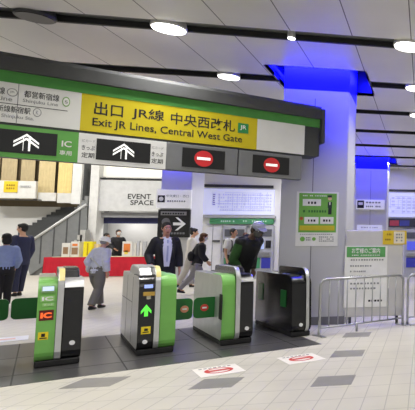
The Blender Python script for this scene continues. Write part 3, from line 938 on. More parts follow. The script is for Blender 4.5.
tabletop_thing('goods_box', 'small cream box right of the yellow box', 'box', (94, 244), (98, 255), M('box_cream', (228, 206, 160), .6), yo=.2)
tabletop_thing('poster_stand', 'white card with an orange picture on the red table', 'card', (122.5, 241.5), (132.5, 255), boxw, depth=.04, marks=[(.15, .8, .3, .85, orange, 'picture'), (.25, .6, .15, .4, M('print_yellow', (236, 210, 90), .6), 'picture')])
for i, (a, b, yt_, m) in enumerate(((133.5, 136.5, 243, boxw), (137, 139.6, 241, M('box_grey', (190, 192, 196), .6)), (140, 142.6, 242.5, boxw), (143, 146, 241.5, M('box_grey', (190, 192, 196), .6)))):
    tabletop_thing('leaflet_holder', ('first', 'second', 'third', 'fourth')[i] + ' slim leaflet holder right of the orange picture card', 'holder', (a, yt_), (b, 255), m, depth=.12, yo=.15, group='leaflet holders on the red table')

# ================================================================== STAIRCASE AND UPPER WINDOWS (far left)
STY = 24.6
SFm = at_y(STY)
stm = M('stair_grey', (132, 134, 134), .5); std = M('stair_dark', (74, 76, 78), .5)
# flight climbing to the right: profile in (x, z)
xa, za_ = SFm.at(38, 262); xb, zb_ = SFm.at(88, 196)
za_ = 0.0
xa = SFm.at(30, 268)[0]
n = 16
st = MB()
dx, dz = (xb - xa) / n, (zb_ - za_) / n
for i in range(n):
    st.box(xa + dx * i, xb, 0, 1.5, za_ + dz * i, za_ + dz * (i + 1))
stair = st.build('staircase', stm); stair.location = (0, STY, 0)
sroot = thing('staircase', 'grey staircase climbing to the right at the far left', 'staircase', (0, STY, 0))
stair.name = 'flight'; stair.location = (0, 0, 0); stair.parent = sroot
back = MB()
x0, z0 = at_y(STY + 1.5).at(18, 233); x1, z1 = at_y(STY + 1.5).at(74, 202)
for i in range(12):
    f0, f1 = i / 12, (i + 1) / 12
    xx0, xx1 = x0 + (x1 - x0) * f0, x0 + (x1 - x0) * f1; zz = z0 + (z1 - z0) * f1
    back.box(xx0, xx1, 1.5, 1.55, zz - 1.5, zz)
back.build('back_parapet', std, sroot)
bal = empty('balustrade', (0, -.06, 0)); bal.parent = sroot
bf = at_y(STY - .06)
h0 = bf.at(22, 248); h1 = bf.at(87, 205); lo1 = bf.at(87, 238); lo0 = bf.at(30, 279)
MB().plate([h0, h1, lo1, (lo0[0], 0.02)], -.02, .02).build('panel', M('balustrade_grey', (128, 131, 132), .3), bal)
MB().tube([(h0[0], -.04, h0[1] + .02), (h1[0], -.04, h1[1] + .02)], .05).build('handrail', M('handrail_pale', (204, 206, 206), .35), bal, smooth=True)
for k in range(5):
    f = (k + .5) / 5
    x = h0[0] + (h1[0] - h0[0]) * f; zt_ = h0[1] + (h1[1] - h0[1]) * f; zb2 = 0.02 + (lo1[1]) * f
    MB().box(x - .02, x + .02, -.03, .03, zb2, zt_).build('post', std, bal)
# white stringer blocks at the foot of the fascia column
wl_ = MB()
for i in range(5):
    a = bf.at(73 + i * 3, 250 - i * 5)
    b = bf.at(76.2 + i * 3, 262)
    wl_.box(a[0], b[0], -.35, -.08, 0, a[1])
wl_.build('pale_stringer', M('stair_white', (186, 187, 184), .5), sroot)
# upper-floor blinds, white parapet, posts
blind = M('blind_beige', (196, 178, 132), .7, emit=.08); blind2 = M('blind_tan', (172, 156, 120), .7, emit=.05)
warm = M('blind_warm', (220, 196, 130), .7, emit=.15)
UY = 25.6
UF = at_y(UY)
spans = ((-16, -1, blind2), (1, 16.5, blind2), (20.5, 34.5, blind2), (38.5, 55, blind), (58, 72, warm))
names = ('beige blind at the far left edge', 'beige blind above the yellow notice', 'second beige blind right of the yellow notice', 'tall beige blind in the upper window, second from its right end', 'bright warm beige blind beside the white posts')
for (a, b, m), nm in zip(spans, names):
    x0 = P(a, 180, UY).x; x1 = P(b, 180, UY).x; z0 = P(a, 200, UY).z
    o = MB()
    k = 10
    for i in range(k):                                     # soft vertical folds
        xa_ = x0 + (x1 - x0) * i / k; xb_ = x0 + (x1 - x0) * (i + 1) / k
        ya, yb = (.006 if i % 2 else -.006), (-.006 if i % 2 else .006)
        o.add([(xa_ - x0, ya, 0), (xb_ - x0, yb, 0), (xb_ - x0, yb, 6.0 - z0), (xa_ - x0, ya, 6.0 - z0)], [(0, 1, 2, 3)])
    ob = o.build('window_blind', m, smooth=True); ob.location = (x0, UY, z0)
    tag(ob, nm, 'blind', 'blinds in the upper windows')
x0 = P(-16, 180, UY + .15).x; x1 = P(80, 180, UY + .15).x
struct(MB().box(x0, x1, UY + .15, UY + .2, P(0, 206, UY).z, 6.2).build('window_1', M('window_dark', (92, 80, 60), .4)))
par = M('parapet_white', (214, 213, 208), .5)
PYY = 25.3
def upanel(pa, pb, m, Y=PYY, th=.12):
    x0, z1 = at_y(Y).at(*pa); x1, z0 = at_y(Y).at(*pb)
    return struct(MB().box(x0, x1, Y, Y + th, z0, z1).build('trim_parapet', m))
upanel((-20, 180), (35, 198.5), par, PYY - .15); upanel((38, 192.5), (55.5, 201), par); upanel((57.5, 193), (72.5, 203), par)
upanel((-20, 198.6), (40, 200.4), std, PYY - .1); 
upanel((73.5, 160), (80, 204), white, PYY - .2); upanel((80.5, 160), (88, 200), std, PYY + .2)
B = Board('notice', 'small yellow notice on the upper white parapet', 'notice', (4.5, 181), (17.5, 192.5), PYY - .15, M('notice_gold', (214, 184, 40), .5, emit=.1), .02)
B.scribble((7, 183.5), (15.5, 190), M('notice_brown', (150, 120, 20), .6), 4, None, 1, 2)
B = Board('nameplate', 'small grey lettered plate on the upper white parapet', 'sign', (20, 185), (31, 187.5), PYY - .15, M('plate_pale', (196, 196, 194), .5), .02)
B.scribble((21, 185.4), (30, 187.2), greyink, 5)

# ================================================================== CEILING LIGHTS
lampw = M('lamp_glow', (255, 253, 248), .5, emit=6.0, var=0.01)
lampoff = M('lamp_off', (44, 45, 46), .4)
rimm = M('lamp_rim', (210, 210, 210), .4)
def ceiling_light(x, y, label, on=True, r=.2, watt=60):
    t = thing('ceiling_light', label, 'ceiling light', (x, y, CEIL - .03), 0, 'round ceiling downlights')
    MB().loft([(0, 0, .1), (0, 0, 0.02), (0, 0, 0)], [r * .92, r, r * .97], seg=32).build('rim', rimm if on else dark, t, smooth=False)
    MB().cyl(0, 0, r * .9, -.012, 0.0).build('diffuser', lampw if on else lampoff, t)
    if on and watt:
        l = bpy.data.lights.new('downlight', 'AREA'); l.shape = 'DISK'; l.size = r * 1.7; l.energy = watt * LS; l.spread = math.radians(125)
        l.color = (1, .975, .94)
        o = bpy.data.objects.new('downlight', l); COL.objects.link(o)
        o.location = (x, y, CEIL - .05); 
s0 = 7.39; W0 = 62
ceiling_light(-3.24, s0 + .03, 'large lit downlight in the nearest slot above the yellow sign', watt=W0)
ceiling_light(-0.26, s0 - .0, 'large lit downlight in the nearest slot at the right edge', watt=W0)
ceiling_light(-4.67, s0, 'unlit dark downlight at the upper left', on=False)
ceiling_light(-1.78, s0 + .02, 'small spot light in the nearest slot in front of the blue-lit pillar', r=.05, watt=6)
ceiling_light(-3.21, s0 + 2.05, 'lit downlight just above the sign top', r=.17, watt=W0)
ceiling_light(-0.2, s0 + 2.05, 'lit downlight in the second slot at the right edge', r=.17, watt=W0)
ceiling_light(-0.2, s0 + 4.1, 'lit downlight in the third slot at the right edge', r=.15, watt=W0)
# hall lights without fixtures: unseen downlight rows, plus fills added to brighten walls
def lamp(x, y, w, size=.5, sp=130):
    l = bpy.data.lights.new('hall_fill', 'AREA'); l.shape = 'DISK'; l.size = size; l.energy = w * LS; l.spread = math.radians(sp)
    l.color = (1, .975, .94)
    o = bpy.data.objects.new('hall_fill', l); COL.objects.link(o); o.location = (x, y, CEIL - .06)
    return o
for x in (-18.5, -14.5, -10.5):
    lamp(x, 20.0, 560, .5, 180).location.z = 6.6  # unseen fill added to brighten the blinds and EVENT SPACE fascia
for x in (-14.2, -12.4, -10.8):
    lamp(x, EY + .5, 34, .3, 180).location.z = 2.45  # unseen fill added behind the lintel to brighten the staff area
for x in (-7.5, -4.6, -1.2, 2.2):
    lamp(x, 18.7, 120, .35, 180)  # unseen fill added to brighten the ticket wall
for x, y in ((-24, 23.4), (-20, 23.4), (-16, 23.4)):
    lamp(x, y, 300, .5, 180).location.z = 6.6  # unseen fill added to brighten the wall behind the stairs
for x, y in ((-9.5, 13.5), (-13, 15.5), (-6, 15.55), (-5.5, 19.0), (-9.5, 17.6), (1.5, 17.6), (-.2, 15.6)):
    lamp(x, y, 75, .35)
for x, y in ((-3.2, 3.3), (-.3, 3.3), (-6.2, 3.3), (2.8, 7.4), (-3.2, 5.34), (2.8, 3.3), (-6.2, 9.4), (-9.2, 7.4)):
    lamp(x, y, 92, .4)
# blue lamps in the pillar recesses
def blue(x, y, sx_, sy_, w, rot):
    l = bpy.data.lights.new('blue_lamp', 'AREA'); l.shape = 'RECTANGLE'; l.size = sx_; l.size_y = sy_; l.energy = w
    l.color = (.012, .012, 1)
    o = bpy.data.objects.new('blue_lamp', l); COL.objects.link(o)
    o.location = (x, y, CEIL + .2); o.rotation_euler = rot
for (x0, x1, y0, y1), w in zip(holes[:3], (180, 130, 40)):
    px_ = (P1X0, P1X1, P1Y0, P1Y1) if y0 < 12 else None
    xm, ym = (x0 + x1) / 2, (y0 + y1) / 2
    blue(xm, y0 + .02, x1 - x0 - .1, .1, w, (math.radians(52), 0, 0))          # shines to +y and down
    blue(x1 - .02, ym, .1, y1 - y0 - .1, w * .3, (0, math.radians(52) , 0))
    blue(x0 + .02, ym, .1, y1 - y0 - .1, w * .3, (0, -math.radians(52), 0))

# world
wd = bpy.data.worlds.new('world'); SC.world = wd; wd.use_nodes = True
bg = wd.node_tree.nodes['Background']; bg.inputs[0].default_value = (1, .98, .95, 1); bg.inputs[1].default_value = .60

SC.view_settings.view_transform = 'Standard'
SC.view_settings.look = 'None'
SC.view_settings.exposure = 0.0
#PEOPLE#
# ================================================================== PEOPLE
skin = M('skin', (206, 160, 132), .55); skin2 = M('skin_shade', (204, 150, 128), .55)
hairm = M('hair_black', (24, 22, 22), .6, scale=60, var=.3)
hairb = M('hair_brown', (92, 58, 36), .6, scale=60, var=.3)
eyew = M('eye_white', (220, 220, 218), .4); eyed = M('eye_dark', (24, 20, 18), .3); lipm = M('lip', (160, 92, 84), .5)
maskw = M('face_mask', (222, 224, 226), .7)
PW = .86
def person(label, pos, rot, Hh, lean=0.0, sway=0.0, head_turn=0.0, nod=0.0, arms=None, legs=None, top=None, trousers=None,
           shoes=None, hair=None, sleeve='long', topname='jacket', coat=0.0, hem=.46, skinm=None, res=.011, headfwd=0.0,
           extras=None, mask=None, hairstyle='short', group=None, slim=1.0, face=True, sleevemat=None, trouser_r=1.0):
    """one figure: a continuous body plus hair and clothing; local frame faces -y, z up, in metres"""
    skinm = skinm or skin
    t = thing('person', label, 'person', (pos.x, pos.y, pos.z), rot, group)
    S = Hh
    slim = slim * .9
    hipz = .52
    RL = Matrix.Rotation(math.radians(lean), 3, 'X') @ Matrix.Rotation(math.radians(sway), 3, 'Y')
    hip = Vector((0, 0, hipz))
    def U(x, y, z):                                  # upper-body point, bent at the hip
        return (hip + RL @ (Vector((x, y, z)) - hip)) * S
    def D(x, y, z): return Vector((x, y, z)) * S
    xax = RL @ Vector((1, 0, 0))
    arms = arms or {}
    legs = legs or {}
    rings = [(.475, .080, .056, 0), (.52, .090, .062, 0), (.57, .086, .058, 0), (.62, .080, .055, -.003), (.69, .090, .060, -.004), (.75, .100, .062, 0),
             (.795, .104, .052, .004), (.82, .075, .042, .006), (.84, .034, .034, .004)]
    def torso(mb, zlo, zhi, g, seg=20):
        cs, rs = [], []
        rr = [r for r in rings if zlo - 1e-6 <= r[0] <= zhi + 1e-6]
        if rr[0][0] > zlo + .005 and zlo < rings[0][0]:
            r0 = rings[0]; rr = [(zlo, r0[1] + coat, r0[2] + coat * .6, 0)] + rr
        for z, a, b, yo in rr:
            cs.append(U(0, yo, z)); rs.append(((a * slim + g) * S, (b * slim + g) * S))
        mb.loft(cs, rs, xaxis=xax, seg=seg)
    def arm_pts(s):
        sh = U(s * .098 * slim, .004, .798)
        e, h = arms.get('l' if s > 0 else 'r', ((s * .03, .01, -.165), (s * .03, -.03, -.30)))
        el = sh + (RL @ Vector(e)) * S if not arms.get('abs') else Vector(e) * S
        ha = sh + (RL @ Vector(h)) * S if not arms.get('abs') else Vector(h) * S
        return sh, el, ha
    def leg_pts(s):
        hp = D(s * .048, 0, .50)
        k, a = legs.get('l' if s > 0 else 'r', ((s * .052, -.008, .28), (s * .055, .006, .045)))
        return hp, D(*k), D(*a)
    neck0, neck1 = U(0, .006, .82), U(0, -.004 - headfwd * .5, .875)
    RH = RL @ Matrix.Rotation(math.radians(head_turn), 3, 'Z') @ Matrix.Rotation(math.radians(nod), 3, 'X')
    hc = U(0, -.012 - headfwd, .932)
    def Hd(x, y, z): return hc + (RH @ Vector((x, y, z))) * S
    # ---- body
    b = MB()
    torso(b, .47, .85, -.004)
    b.loft([neck0, neck1, Hd(0, .004, -.02)], [.033 * S, .030 * S, .032 * S], seg=12)
    b.ball(hc + (RH @ Vector((0, .004, .012))) * S, (.043 * S, .053 * S, .055 * S), rot=RH, seg=18, rng=12)
    b.loft([Hd(0, -.004, .0), Hd(0, -.014, -.03), Hd(0, -.022, -.052), Hd(0, -.026, -.06)], [(.042 * S, .046 * S), (.037 * S, .038 * S), (.024 * S, .022 * S), (.012 * S, .012 * S)], xaxis=RH @ Vector((1, 0, 0)), seg=14)
    b.loft([Hd(0, -.048, .012), Hd(0, -.056, -.008), Hd(0, -.060, -.018), Hd(0, -.050, -.024)], [.005 * S, .007 * S, .009 * S, .007 * S], seg=8)
    for s in (-1, 1):
        b.ball(Hd(s * .044, .006, .0), (.006 * S, .012 * S, .018 * S), rot=RH, seg=8, rng=6)
        b.ball(Hd(s * .018, -.047, .022), (.014 * S, .006 * S, .005 * S), rot=RH, seg=8, rng=6)
        sh, el, ha = arm_pts(s)
        b.loft([sh, sh.lerp(el, .5), el], [.030 * S, .027 * S, .022 * S], seg=10)
        b.ball(el, .022 * S, seg=10, rng=8)
        b.loft([el, el.lerp(ha, .35), ha], [.023 * S, .022 * S, .0145 * S], seg=10)
        # hand: palm, four curled fingers, thumb from the side of the palm
        d = (ha - el).normalized()
        up = Vector((0, -1, 0)) if abs(d.y) < .8 else Vector((0, 0, 1))
        side = d.cross(up).normalized(); nrm = side.cross(d).normalized()
        inward = side if side.x * -s > 0 else -side
        b.loft([ha - d * .01, ha + d * .02 * S, ha + d * .052 * S], [(.014 * S, .012 * S), (.023 * S, .011 * S), (.024 * S, .010 * S)], xaxis=nrm, seg=10)
        for i, ln in enumerate((.042, .048, .045, .036)):
            o0 = ha + d * .05 * S + nrm * (.0165 - .011 * i) * S
            p1 = o0 + d * ln * .5 * S + inward * .003 * S
            p2 = o0 + d * ln * .85 * S + inward * .014 * S
            b.loft([o0, p1, p2], [.0056 * S, .0052 * S, .0042 * S], seg=6)
        o0 = ha + d * .014 * S + nrm * .018 * S
        b.loft([o0, o0 + d * .022 * S + nrm * .014 * S, o0 + d * .044 * S + nrm * .016 * S + inward * .008 * S], [.0075 * S, .0065 * S, .005 * S], seg=6)
        hp, kn, an = leg_pts(s)
        b.loft([hp, hp.lerp(kn, .5), kn], [.048 * S, .042 * S, .031 * S], seg=12)
        b.ball(kn, .031 * S, seg=10, rng=8)
        b.loft([kn, kn.lerp(an, .3), kn.lerp(an, .7), an], [.031 * S, .032 * S, .024 * S, .019 * S], seg=12)
        b.ball(an - Vector((0, .03, .018)) * S, (.02 * S, .05 * S, .016 * S), seg=10, rng=8)
    b.build('body', skinm, t, smooth=True, remesh=res * .72, soft=1)
    # ---- face
    if face:
        e = MB(); m2 = MB()
        for s in (-1, 1):
            eo = MB().ball(Hd(s * .0175, -.0465, .006), (.0085 * S, .005 * S, .0042 * S), rot=RH, seg=10, rng=6).build('eye', eyew, t, smooth=True)
            MB().ball(Hd(s * .0175, -.0505, .006), (.004 * S, .003 * S, .004 * S), rot=RH, seg=8, rng=6).build('iris', eyed, eo, smooth=True)
            MB().ball(Hd(s * .018, -.051, .022), (.012 * S, .004 * S, .0025 * S), rot=RH, seg=8, rng=6).build('eyebrow', hairm, t, smooth=True)
        if mask is None:
            MB().ball(Hd(0, -.0475, -.036), (.015 * S, .006 * S, .0035 * S), rot=RH, seg=10, rng=6).build('mouth', lipm, t, smooth=True)
        else:
            MB().loft([Hd(0, -.012, .0), Hd(0, -.018, -.016), Hd(0, -.024, -.04), Hd(0, -.024, -.06)], [(.042 * S, .044 * S), (.041 * S, .046 * S), (.033 * S, .034 * S), (.018 * S, .016 * S)], xaxis=RH @ Vector((1, 0, 0)), seg=16).build('face_mask', mask, t, smooth=True)
    # ---- hair
    if hairstyle:
        h = MB()
        h.ball(hc + (RH @ Vector((0, .012, .026))) * S, (.049 * S, .055 * S, .050 * S), rot=RH, seg=18, rng=12)
        h.ball(hc + (RH @ Vector((0, .028, -.004))) * S, (.045 * S, .036 * S, .045 * S), rot=RH, seg=16, rng=10)
        if hairstyle == 'fringe' or hairstyle == 'bun' or hairstyle == 'bob':
            h.ball(hc + (RH @ Vector((0, -.024, .046))) * S, (.042 * S, .026 * S, .02 * S), rot=RH, seg=12, rng=8)
        if hairstyle == 'bun':
            h.ball(hc + (RH @ Vector((0, .05, .058))) * S, .026 * S, seg=12, rng=8)
        if hairstyle == 'bob':
            h.ball(hc + (RH @ Vector((0, .03, -.03))) * S, (.052 * S, .038 * S, .055 * S), rot=RH, seg=14, rng=10)
        for s in (-1, 1):
            h.ball(Hd(s * .041, -.006, .012), (.008 * S, .016 * S, .022 * S), rot=RH, seg=8, rng=6)
        h.build('hair', hair or hairm, t, smooth=True, remesh=.009, soft=1)
    # ---- clothing
    c = MB()
    torso(c, hem, .845 if topname not in ('jacket', 'suit_jacket') else .825, .008 + coat)
    for s in (-1, 1):
        sh, el, ha = arm_pts(s)
        g = .012 + coat * .7
        c.ball(sh, (.033 + g * .6) * S, seg=12, rng=8)
        if sleeve == 'long':
            we = el.lerp(ha, .93)
            c.loft([sh, sh.lerp(el, .5), el], [(.030 + g) * S, (.027 + g) * S, (.023 + g) * S], seg=12)
            c.ball(el, (.022 + g) * S, seg=10, rng=8)
            c.loft([el, el.lerp(we, .5), we], [(.023 + g) * S, (.021 + g) * S, (.016 + g) * S], seg=12)
        elif sleeve == 'short':
            we = sh.lerp(el, .78)
            c.loft([sh, sh.lerp(we, .5), we], [(.032 + g) * S, (.032 + g) * S, (.031 + g) * S], seg=12)
    c.build(topname, top, t, smooth=True, remesh=res, soft=2)
    p = MB()
    p.loft([D(0, 0, .455), D(0, 0, .50), U(0, 0, .55), U(0, 0, .585)], [(.088 * S, .064 * S), (.097 * S, .071 * S), (.095 * S, .068 * S), (.089 * S, .063 * S)], seg=18)
    for s in (-1, 1):
        hp, kn, an = leg_pts(s)
        lo = kn.lerp(an, .94)
        q = trouser_r
        p.loft([hp, hp.lerp(kn, .5), kn], [.058 * S, .053 * S * q, .043 * S * q], seg=14)
        p.ball(kn, .042 * S * q, seg=12, rng=8)
        p.loft([kn, kn.lerp(lo, .5), lo], [.043 * S * q, .040 * S * q, .036 * S * q], seg=14)
    p.build('trousers', trousers, t, smooth=True, remesh=res, soft=2)
    for s in (-1, 1):
        hp, kn, an = leg_pts(s)
        sole = an - Vector((0, 0, .045)) * S
        fd = Vector((0, -1, 0))
        sh_ = MB()
        tilt = max(0.0, (an.z / S - .05))
        toe = an + (fd * .085 - Vector((0, 0, .030 + tilt * .6))) * S
        heel = an + (-fd * .02 - Vector((0, 0, .024))) * S
        sh_.loft([heel, heel.lerp(toe, .35), heel.lerp(toe, .75), toe], [.022 * S, (.027 * S, .021 * S), (.029 * S, .017 * S), (.018 * S, .010 * S)], seg=12)
        sh_.ball(an - Vector((0, 0, .012)) * S, (.024 * S, .026 * S, .026 * S), seg=10, rng=8)
        sh_.build('shoe', shoes or blackm, t, smooth=True, remesh=.009, soft=1)
    ctx = dict(t=t, S=S, U=U, D=D, Hd=Hd, hc=hc, RH=RH, RL=RL, arm=arm_pts, leg=leg_pts, xax=xax)
    if extras: extras(ctx)
    return t

def ground_scaled(px, py):
    return G(px, py)

suit = M('suit_black', (24, 25, 29), .7, var=.15, scale=30); shirtw = M('shirt_white', (226, 228, 236), .6)
# --- businessman walking up behind the second and third gate
def biz(c):
    S, U = c['S'], c['U']
    # shirt front, collar and tie between the open jacket fronts
    def patch(name, zs, half, g, m):
        q = MB(); cols = 6
        for z, hw in zip(zs, half):
            pass
        rows = list(zip(zs, half))
        vs = []
        for z, hw in rows:
            for i in range(cols + 1):
                x = -hw + 2 * hw * i / cols
                a = .104 if z > .6 else .10
                y = -(.084 + g - max(0, z - .755) * .36) * math.sqrt(max(0, 1 - (x / .12) ** 2))
                vs.append(U(x, y, z))
        fs = []
        for r in range(len(rows) - 1):
            for i in range(cols):
                a0 = r * (cols + 1) + i
                fs.append((a0, a0 + 1, a0 + cols + 2, a0 + cols + 1))
        return q.add(vs, fs).build(name, m, c['t'], smooth=True)
    patch('shirt_front', (.52, .58, .64, .70, .76, .80, .828), (.024, .030, .036, .042, .044, .040, .030), .004, shirtw)
    patch('tie', (.57, .60, .72, .80, .812), (.004, .009, .008, .006, .010), .008, M('tie_grey', (170, 178, 204), .6))
    for s in (-1, 1):
        MB().add([U(s * .006, -.058, .818), U(s * .036, -.045, .800), U(s * .040, -.03, .838), U(s * .016, -.045, .846)], [(0, 1, 2, 3)]).build('collar', shirtw, c['t'])
        MB().add([U(s * .034, -.088, .60), U(s * .056, -.084, .68), U(s * .070, -.074, .745), U(s * .046, -.068, .80), U(s * .036, -.078, .79), U(s * .044, -.086, .72)], [(0, 1, 2, 3, 4, 5)]).build('lapel', M('lapel', (34, 35, 40), .6), c['t'])
bp = G(162, 313.5)
person('person in black suit jacket and white shirt walking up to the gates', bp, math.radians(36), 1.70,
       lean=3, top=suit, trousers=M('suit_trousers', (22, 23, 27), .7), topname='suit_jacket', coat=.010, hem=.44,
       arms={'l': ((.045, .015, -.16), (.05, -.015, -.30)), 'r': ((-.055, .03, -.155), (-.045, -.075, -.262))},
       legs={'l': ((.05, -.05, .285), (.052, -.07, .045)), 'r': ((-.05, .015, .28), (-.052, .10, .07))},
       extras=biz, nod=4, hairstyle='short', skinm=skin2, res=.009)

# --- capped man bending over the reader between the third and fourth gate
vest = M('vest_black', (34, 35, 36), .75, var=.15, scale=20)
greenj = M('jacket_green', (52, 92, 46), .7, var=.12, scale=20)
capm = M('cap_lavender', (186, 188, 212), .6)
def capman(c):
    S, Hd, RH, U = c['S'], c['Hd'], c['RH'], c['U']
    q = MB(); q.ball(Hd(0, .004, .034), (.051 * S, .061 * S, .052 * S), rot=RH, seg=20, rng=12)
    cap = q.build('cap', capm, c['t'], smooth=True, remesh=.008, soft=1)
    b = MB()
    b.add([Hd(-.045, -.035, .03), Hd(-.034, -.078, .024), Hd(0, -.088, .016), Hd(.034, -.078, .024), Hd(.045, -.035, .03),
           Hd(-.045, -.035, .038), Hd(-.034, -.078, .030), Hd(0, -.088, .022), Hd(.034, -.078, .030), Hd(.045, -.035, .038)],
          [(0, 1, 2, 3, 4), (9, 8, 7, 6, 5), (0, 5, 6, 1), (1, 6, 7, 2), (2, 7, 8, 3), (3, 8, 9, 4), (4, 9, 5, 0)]).build('cap_brim', capm, cap)
    # green sleeves and shoulder panel over the black body warmer
    for s in (1, -1):
        sh, el, ha = c['arm'](s)
        we = el.lerp(ha, .93); g = .012
        r = MB().ball(sh + Vector((0, .008, 0)), .045 * S, seg=14, rng=10)
        r.loft([sh, sh.lerp(el, .5), el], [(.032 + g) * S, (.029 + g) * S, (.025 + g) * S], seg=14)
        r.ball(el, (.024 + g) * S, seg=12, rng=8)
        r.loft([el, el.lerp(we, .5), we], [(.025 + g) * S, (.021 + g) * S, (.016 + g * .8) * S], seg=14)
        r.build('sleeve', greenj if s < 0 else vest, c['t'], smooth=True, remesh=.01, soft=2)
cp = GF.world(2.29, 1.66)
person('person in lavender cap, black vest and green sleeve bending over a gate', cp, math.radians(58), 1.76,
       lean=30, sway=-3, head_turn=-8, nod=-8, headfwd=.02, top=vest, trousers=M('trousers_charcoal', (40, 41, 43), .75),
       topname='vest', coat=.020, hem=.47, sleeve='none', skinm=M('skin_dim', (120, 94, 82), .6),
       arms={'r': ((-.035, -.03, -.16), (.045, -.10, -.255)), 'l': ((.03, .02, -.16), (.0, -.075, -.26))},
       legs={'l': ((.05, -.03, .285), (.055, .01, .045)), 'r': ((-.05, -.02, .285), (-.055, .05, .045))},
       extras=capman, mask=M('mask_dark', (92, 90, 90), .7), hairstyle='short', res=.009)

# --- person in a white hat walking away, bent forward
lilac = M('shirt_lilac', (204, 208, 226), .7, var=.08, scale=20)
def whitehat(c):
    S, Hd, RH, U = c['S'], c['Hd'], c['RH'], c['U']
    q = MB(); q.ball(Hd(0, .008, .024), (.056 * S, .064 * S, .052 * S), rot=RH, seg=20, rng=12)
    q.loft([Hd(0, .006, .010), Hd(0, .006, -.006)], [(.058 * S, .066 * S), (.072 * S, .082 * S)], xaxis=RH @ Vector((1, 0, 0)), seg=20)
    q.build('hat', M('hat_white', (244, 244, 244), .7, emit=.08), c['t'], smooth=True, remesh=.01, soft=1)
    b = MB().tube([U(.10, .05, .70), U(.02, .075, .66), U(-.085, .06, .56)], .009 * S)
    b.build('bag_strap', M('strap_pale', (206, 208, 204), .6), c['t'], smooth=True)
    MB().ball(U(.115, .0, .56), (.03 * S, .06 * S, .07 * S), rot=RH, seg=12, rng=8).build('shoulder_bag', M('bag_pale', (204, 206, 200), .7), c['t'], smooth=True, remesh=.012, soft=2)
wp_ = G(95, 309)
person('person in white hat, lilac shirt and grey trousers stepping past the red table', wp_, math.radians(165), 1.45,
       lean=11, nod=8, headfwd=.012, slim=.88, top=lilac, trousers=M('trousers_grey', (112, 110, 104), .75), topname='shirt', coat=.012, hem=.47,
       arms={'l': ((.05, .04, -.155), (.03, -.04, -.28)), 'r': ((-.05, .03, -.155), (-.045, -.03, -.29))},
       legs={'l': ((.052, -.09, .285), (.055, -.13, .045)), 'r': ((-.052, .02, .275), (-.055, .13, .05))},
       extras=whitehat, trouser_r=1.25, hairstyle='short', hair=M('hair_grey', (150, 150, 150), .6))

# --- two people at the left edge, backs to us
navysuit = M('suit_navy', (36, 40, 72), .7, var=.12, scale=25)
person('tall person in navy suit standing with back turned, left of the stairs', G(18.5, 296), math.radians(250), 1.78,
       top=navysuit, trousers=M('navy_trousers', (32, 36, 64), .7), topname='suit_jacket', coat=.012, hem=.43,
       arms={'l': ((.035, .01, -.165), (.035, -.02, -.31)), 'r': ((-.03, .0, -.165), (-.02, -.05, -.30))},
       legs={'l': ((.045, -.01, .28), (.048, .0, .045)), 'r': ((-.045, -.02, .28), (-.048, -.05, .045))}, head_turn=20, hairstyle='fringe')
def bagger(c):
    MB().ball(c['U'](-.15, .0, .50), (.03 * c['S'], .05 * c['S'], .09 * c['S']), seg=12, rng=8).build('white_bag', M('bag_white', (226, 226, 226), .7), c['t'], smooth=True)
person('person in pale blue shirt and black trousers at the left edge', G(2, 309), math.radians(225), 1.50,
       top=M('shirt_paleblue', (150, 168, 212), .7, var=.06, scale=20), trousers=M('trousers_black', (24, 24, 28), .7), topname='shirt', coat=.006, hem=.50,
       arms={'l': ((.04, .01, -.16), (.03, -.08, -.26)), 'r': ((-.04, .01, -.16), (-.03, -.08, -.26))},
       legs={'l': ((.045, -.01, .28), (.048, .0, .045)), 'r': ((-.045, -.02, .28), (-.048, -.04, .045))}, hairstyle='bob', face=False)

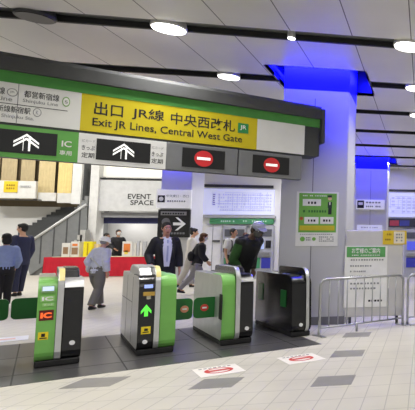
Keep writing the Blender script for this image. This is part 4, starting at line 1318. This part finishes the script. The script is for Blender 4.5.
# --- woman striding right in a dark jacket, and a companion in white behind
def bag2(c):
    S, U = c['S'], c['U']
    MB().ball(U(-.02, .11, .60), (.06 * S, .05 * S, .085 * S), seg=12, rng=8).build('backpack', M('backpack_black', (26, 26, 30), .7), c['t'], smooth=True, remesh=.012, soft=2)
person('person with brown hair, face mask and dark jacket striding to the right', G(196, 294), math.radians(118), 1.56,
       lean=9, top=M('jacket_charcoal', (34, 34, 42), .75), trousers=M('trousers_pale', (150, 148, 150), .75), topname='jacket', coat=.016, hem=.46,
       arms={'l': ((.035, .06, -.15), (.03, .0, -.28)), 'r': ((-.035, -.03, -.16), (-.03, -.12, -.25))},
       legs={'l': ((.045, -.07, .28), (.045, .0, .045)), 'r': ((-.045, .075, .29), (-.045, .24, .09))},
       extras=bag2, mask=maskw, hair=hairb, hairstyle='bob')
person('person in white top with dark hair bun walking behind the masked one', G(189, 287.5), math.radians(110), 1.72,
       lean=4, top=M('top_white', (216, 212, 204), .7), trousers=M('trousers_light', (176, 172, 166), .75), topname='top', coat=.014, hem=.46,
       legs={'l': ((.045, -.05, .28), (.045, -.02, .045)), 'r': ((-.045, .05, .29), (-.045, .16, .06))},
       hairstyle='bun')

# --- people by the ticket machines
def straps(c):
    S, U = c['S'], c['U']
    for s in (-1, 1):
        MB().tube([U(s * .055, .03, .835), U(s * .062, -.062, .79), U(s * .07, -.082, .70), U(s * .075, -.05, .62)], .010 * S).build('backpack_strap', M('strap_dark', (36, 36, 40), .7), c['t'], smooth=True)
    MB().box(-.075 * S, .075 * S, .07 * S, .14 * S, .6 * S, .82 * S).build('backpack', M('backpack_black', (26, 26, 30), .7), c['t'], bevel=.03)
person('person in white T-shirt with dark backpack straps near the ticket machines', G(231, 289), math.radians(55), 1.70,
       top=M('tshirt_white', (220, 220, 220), .7), trousers=M('trousers_black', (24, 24, 28), .7), topname='tshirt', sleeve='short', coat=.006, hem=.5,
       extras=straps, hairstyle='short', head_turn=25)
person('person mostly hidden behind the bending capped man', G(243.5, 283), math.radians(30), 1.62,
       top=M('top_tan', (150, 138, 120), .7), trousers=M('trousers_black', (24, 24, 28), .7), topname='top', hairstyle='short', hair=hairb)

# --- staff behind the red table
staffm = M('staff_black', (32, 33, 38), .7)
def staff(label, px, Y, rot, H_, mk=None, hs='short', hd=0, ar=None):
    p = P(px, 250, Y); p.z = 0
    person(label, p, rot, H_, top=staffm, trousers=M('trousers_black', (24, 24, 28), .7), topname='sweater', coat=.008, mask=mk, hairstyle=hs, head_turn=hd, arms=ar)
staff('masked person in black standing behind the red table', 117.5, 24.15, math.radians(50), 1.80, maskw,
      ar={'l': ((.05, -.02, -.14), (.02, -.12, -.14)), 'r': ((-.05, .0, -.15), (-.01, -.10, -.22))})
staff('dark-haired person partly hidden behind the white hat', 105.5, 24.3, math.radians(100), 1.66, None, 'bob')
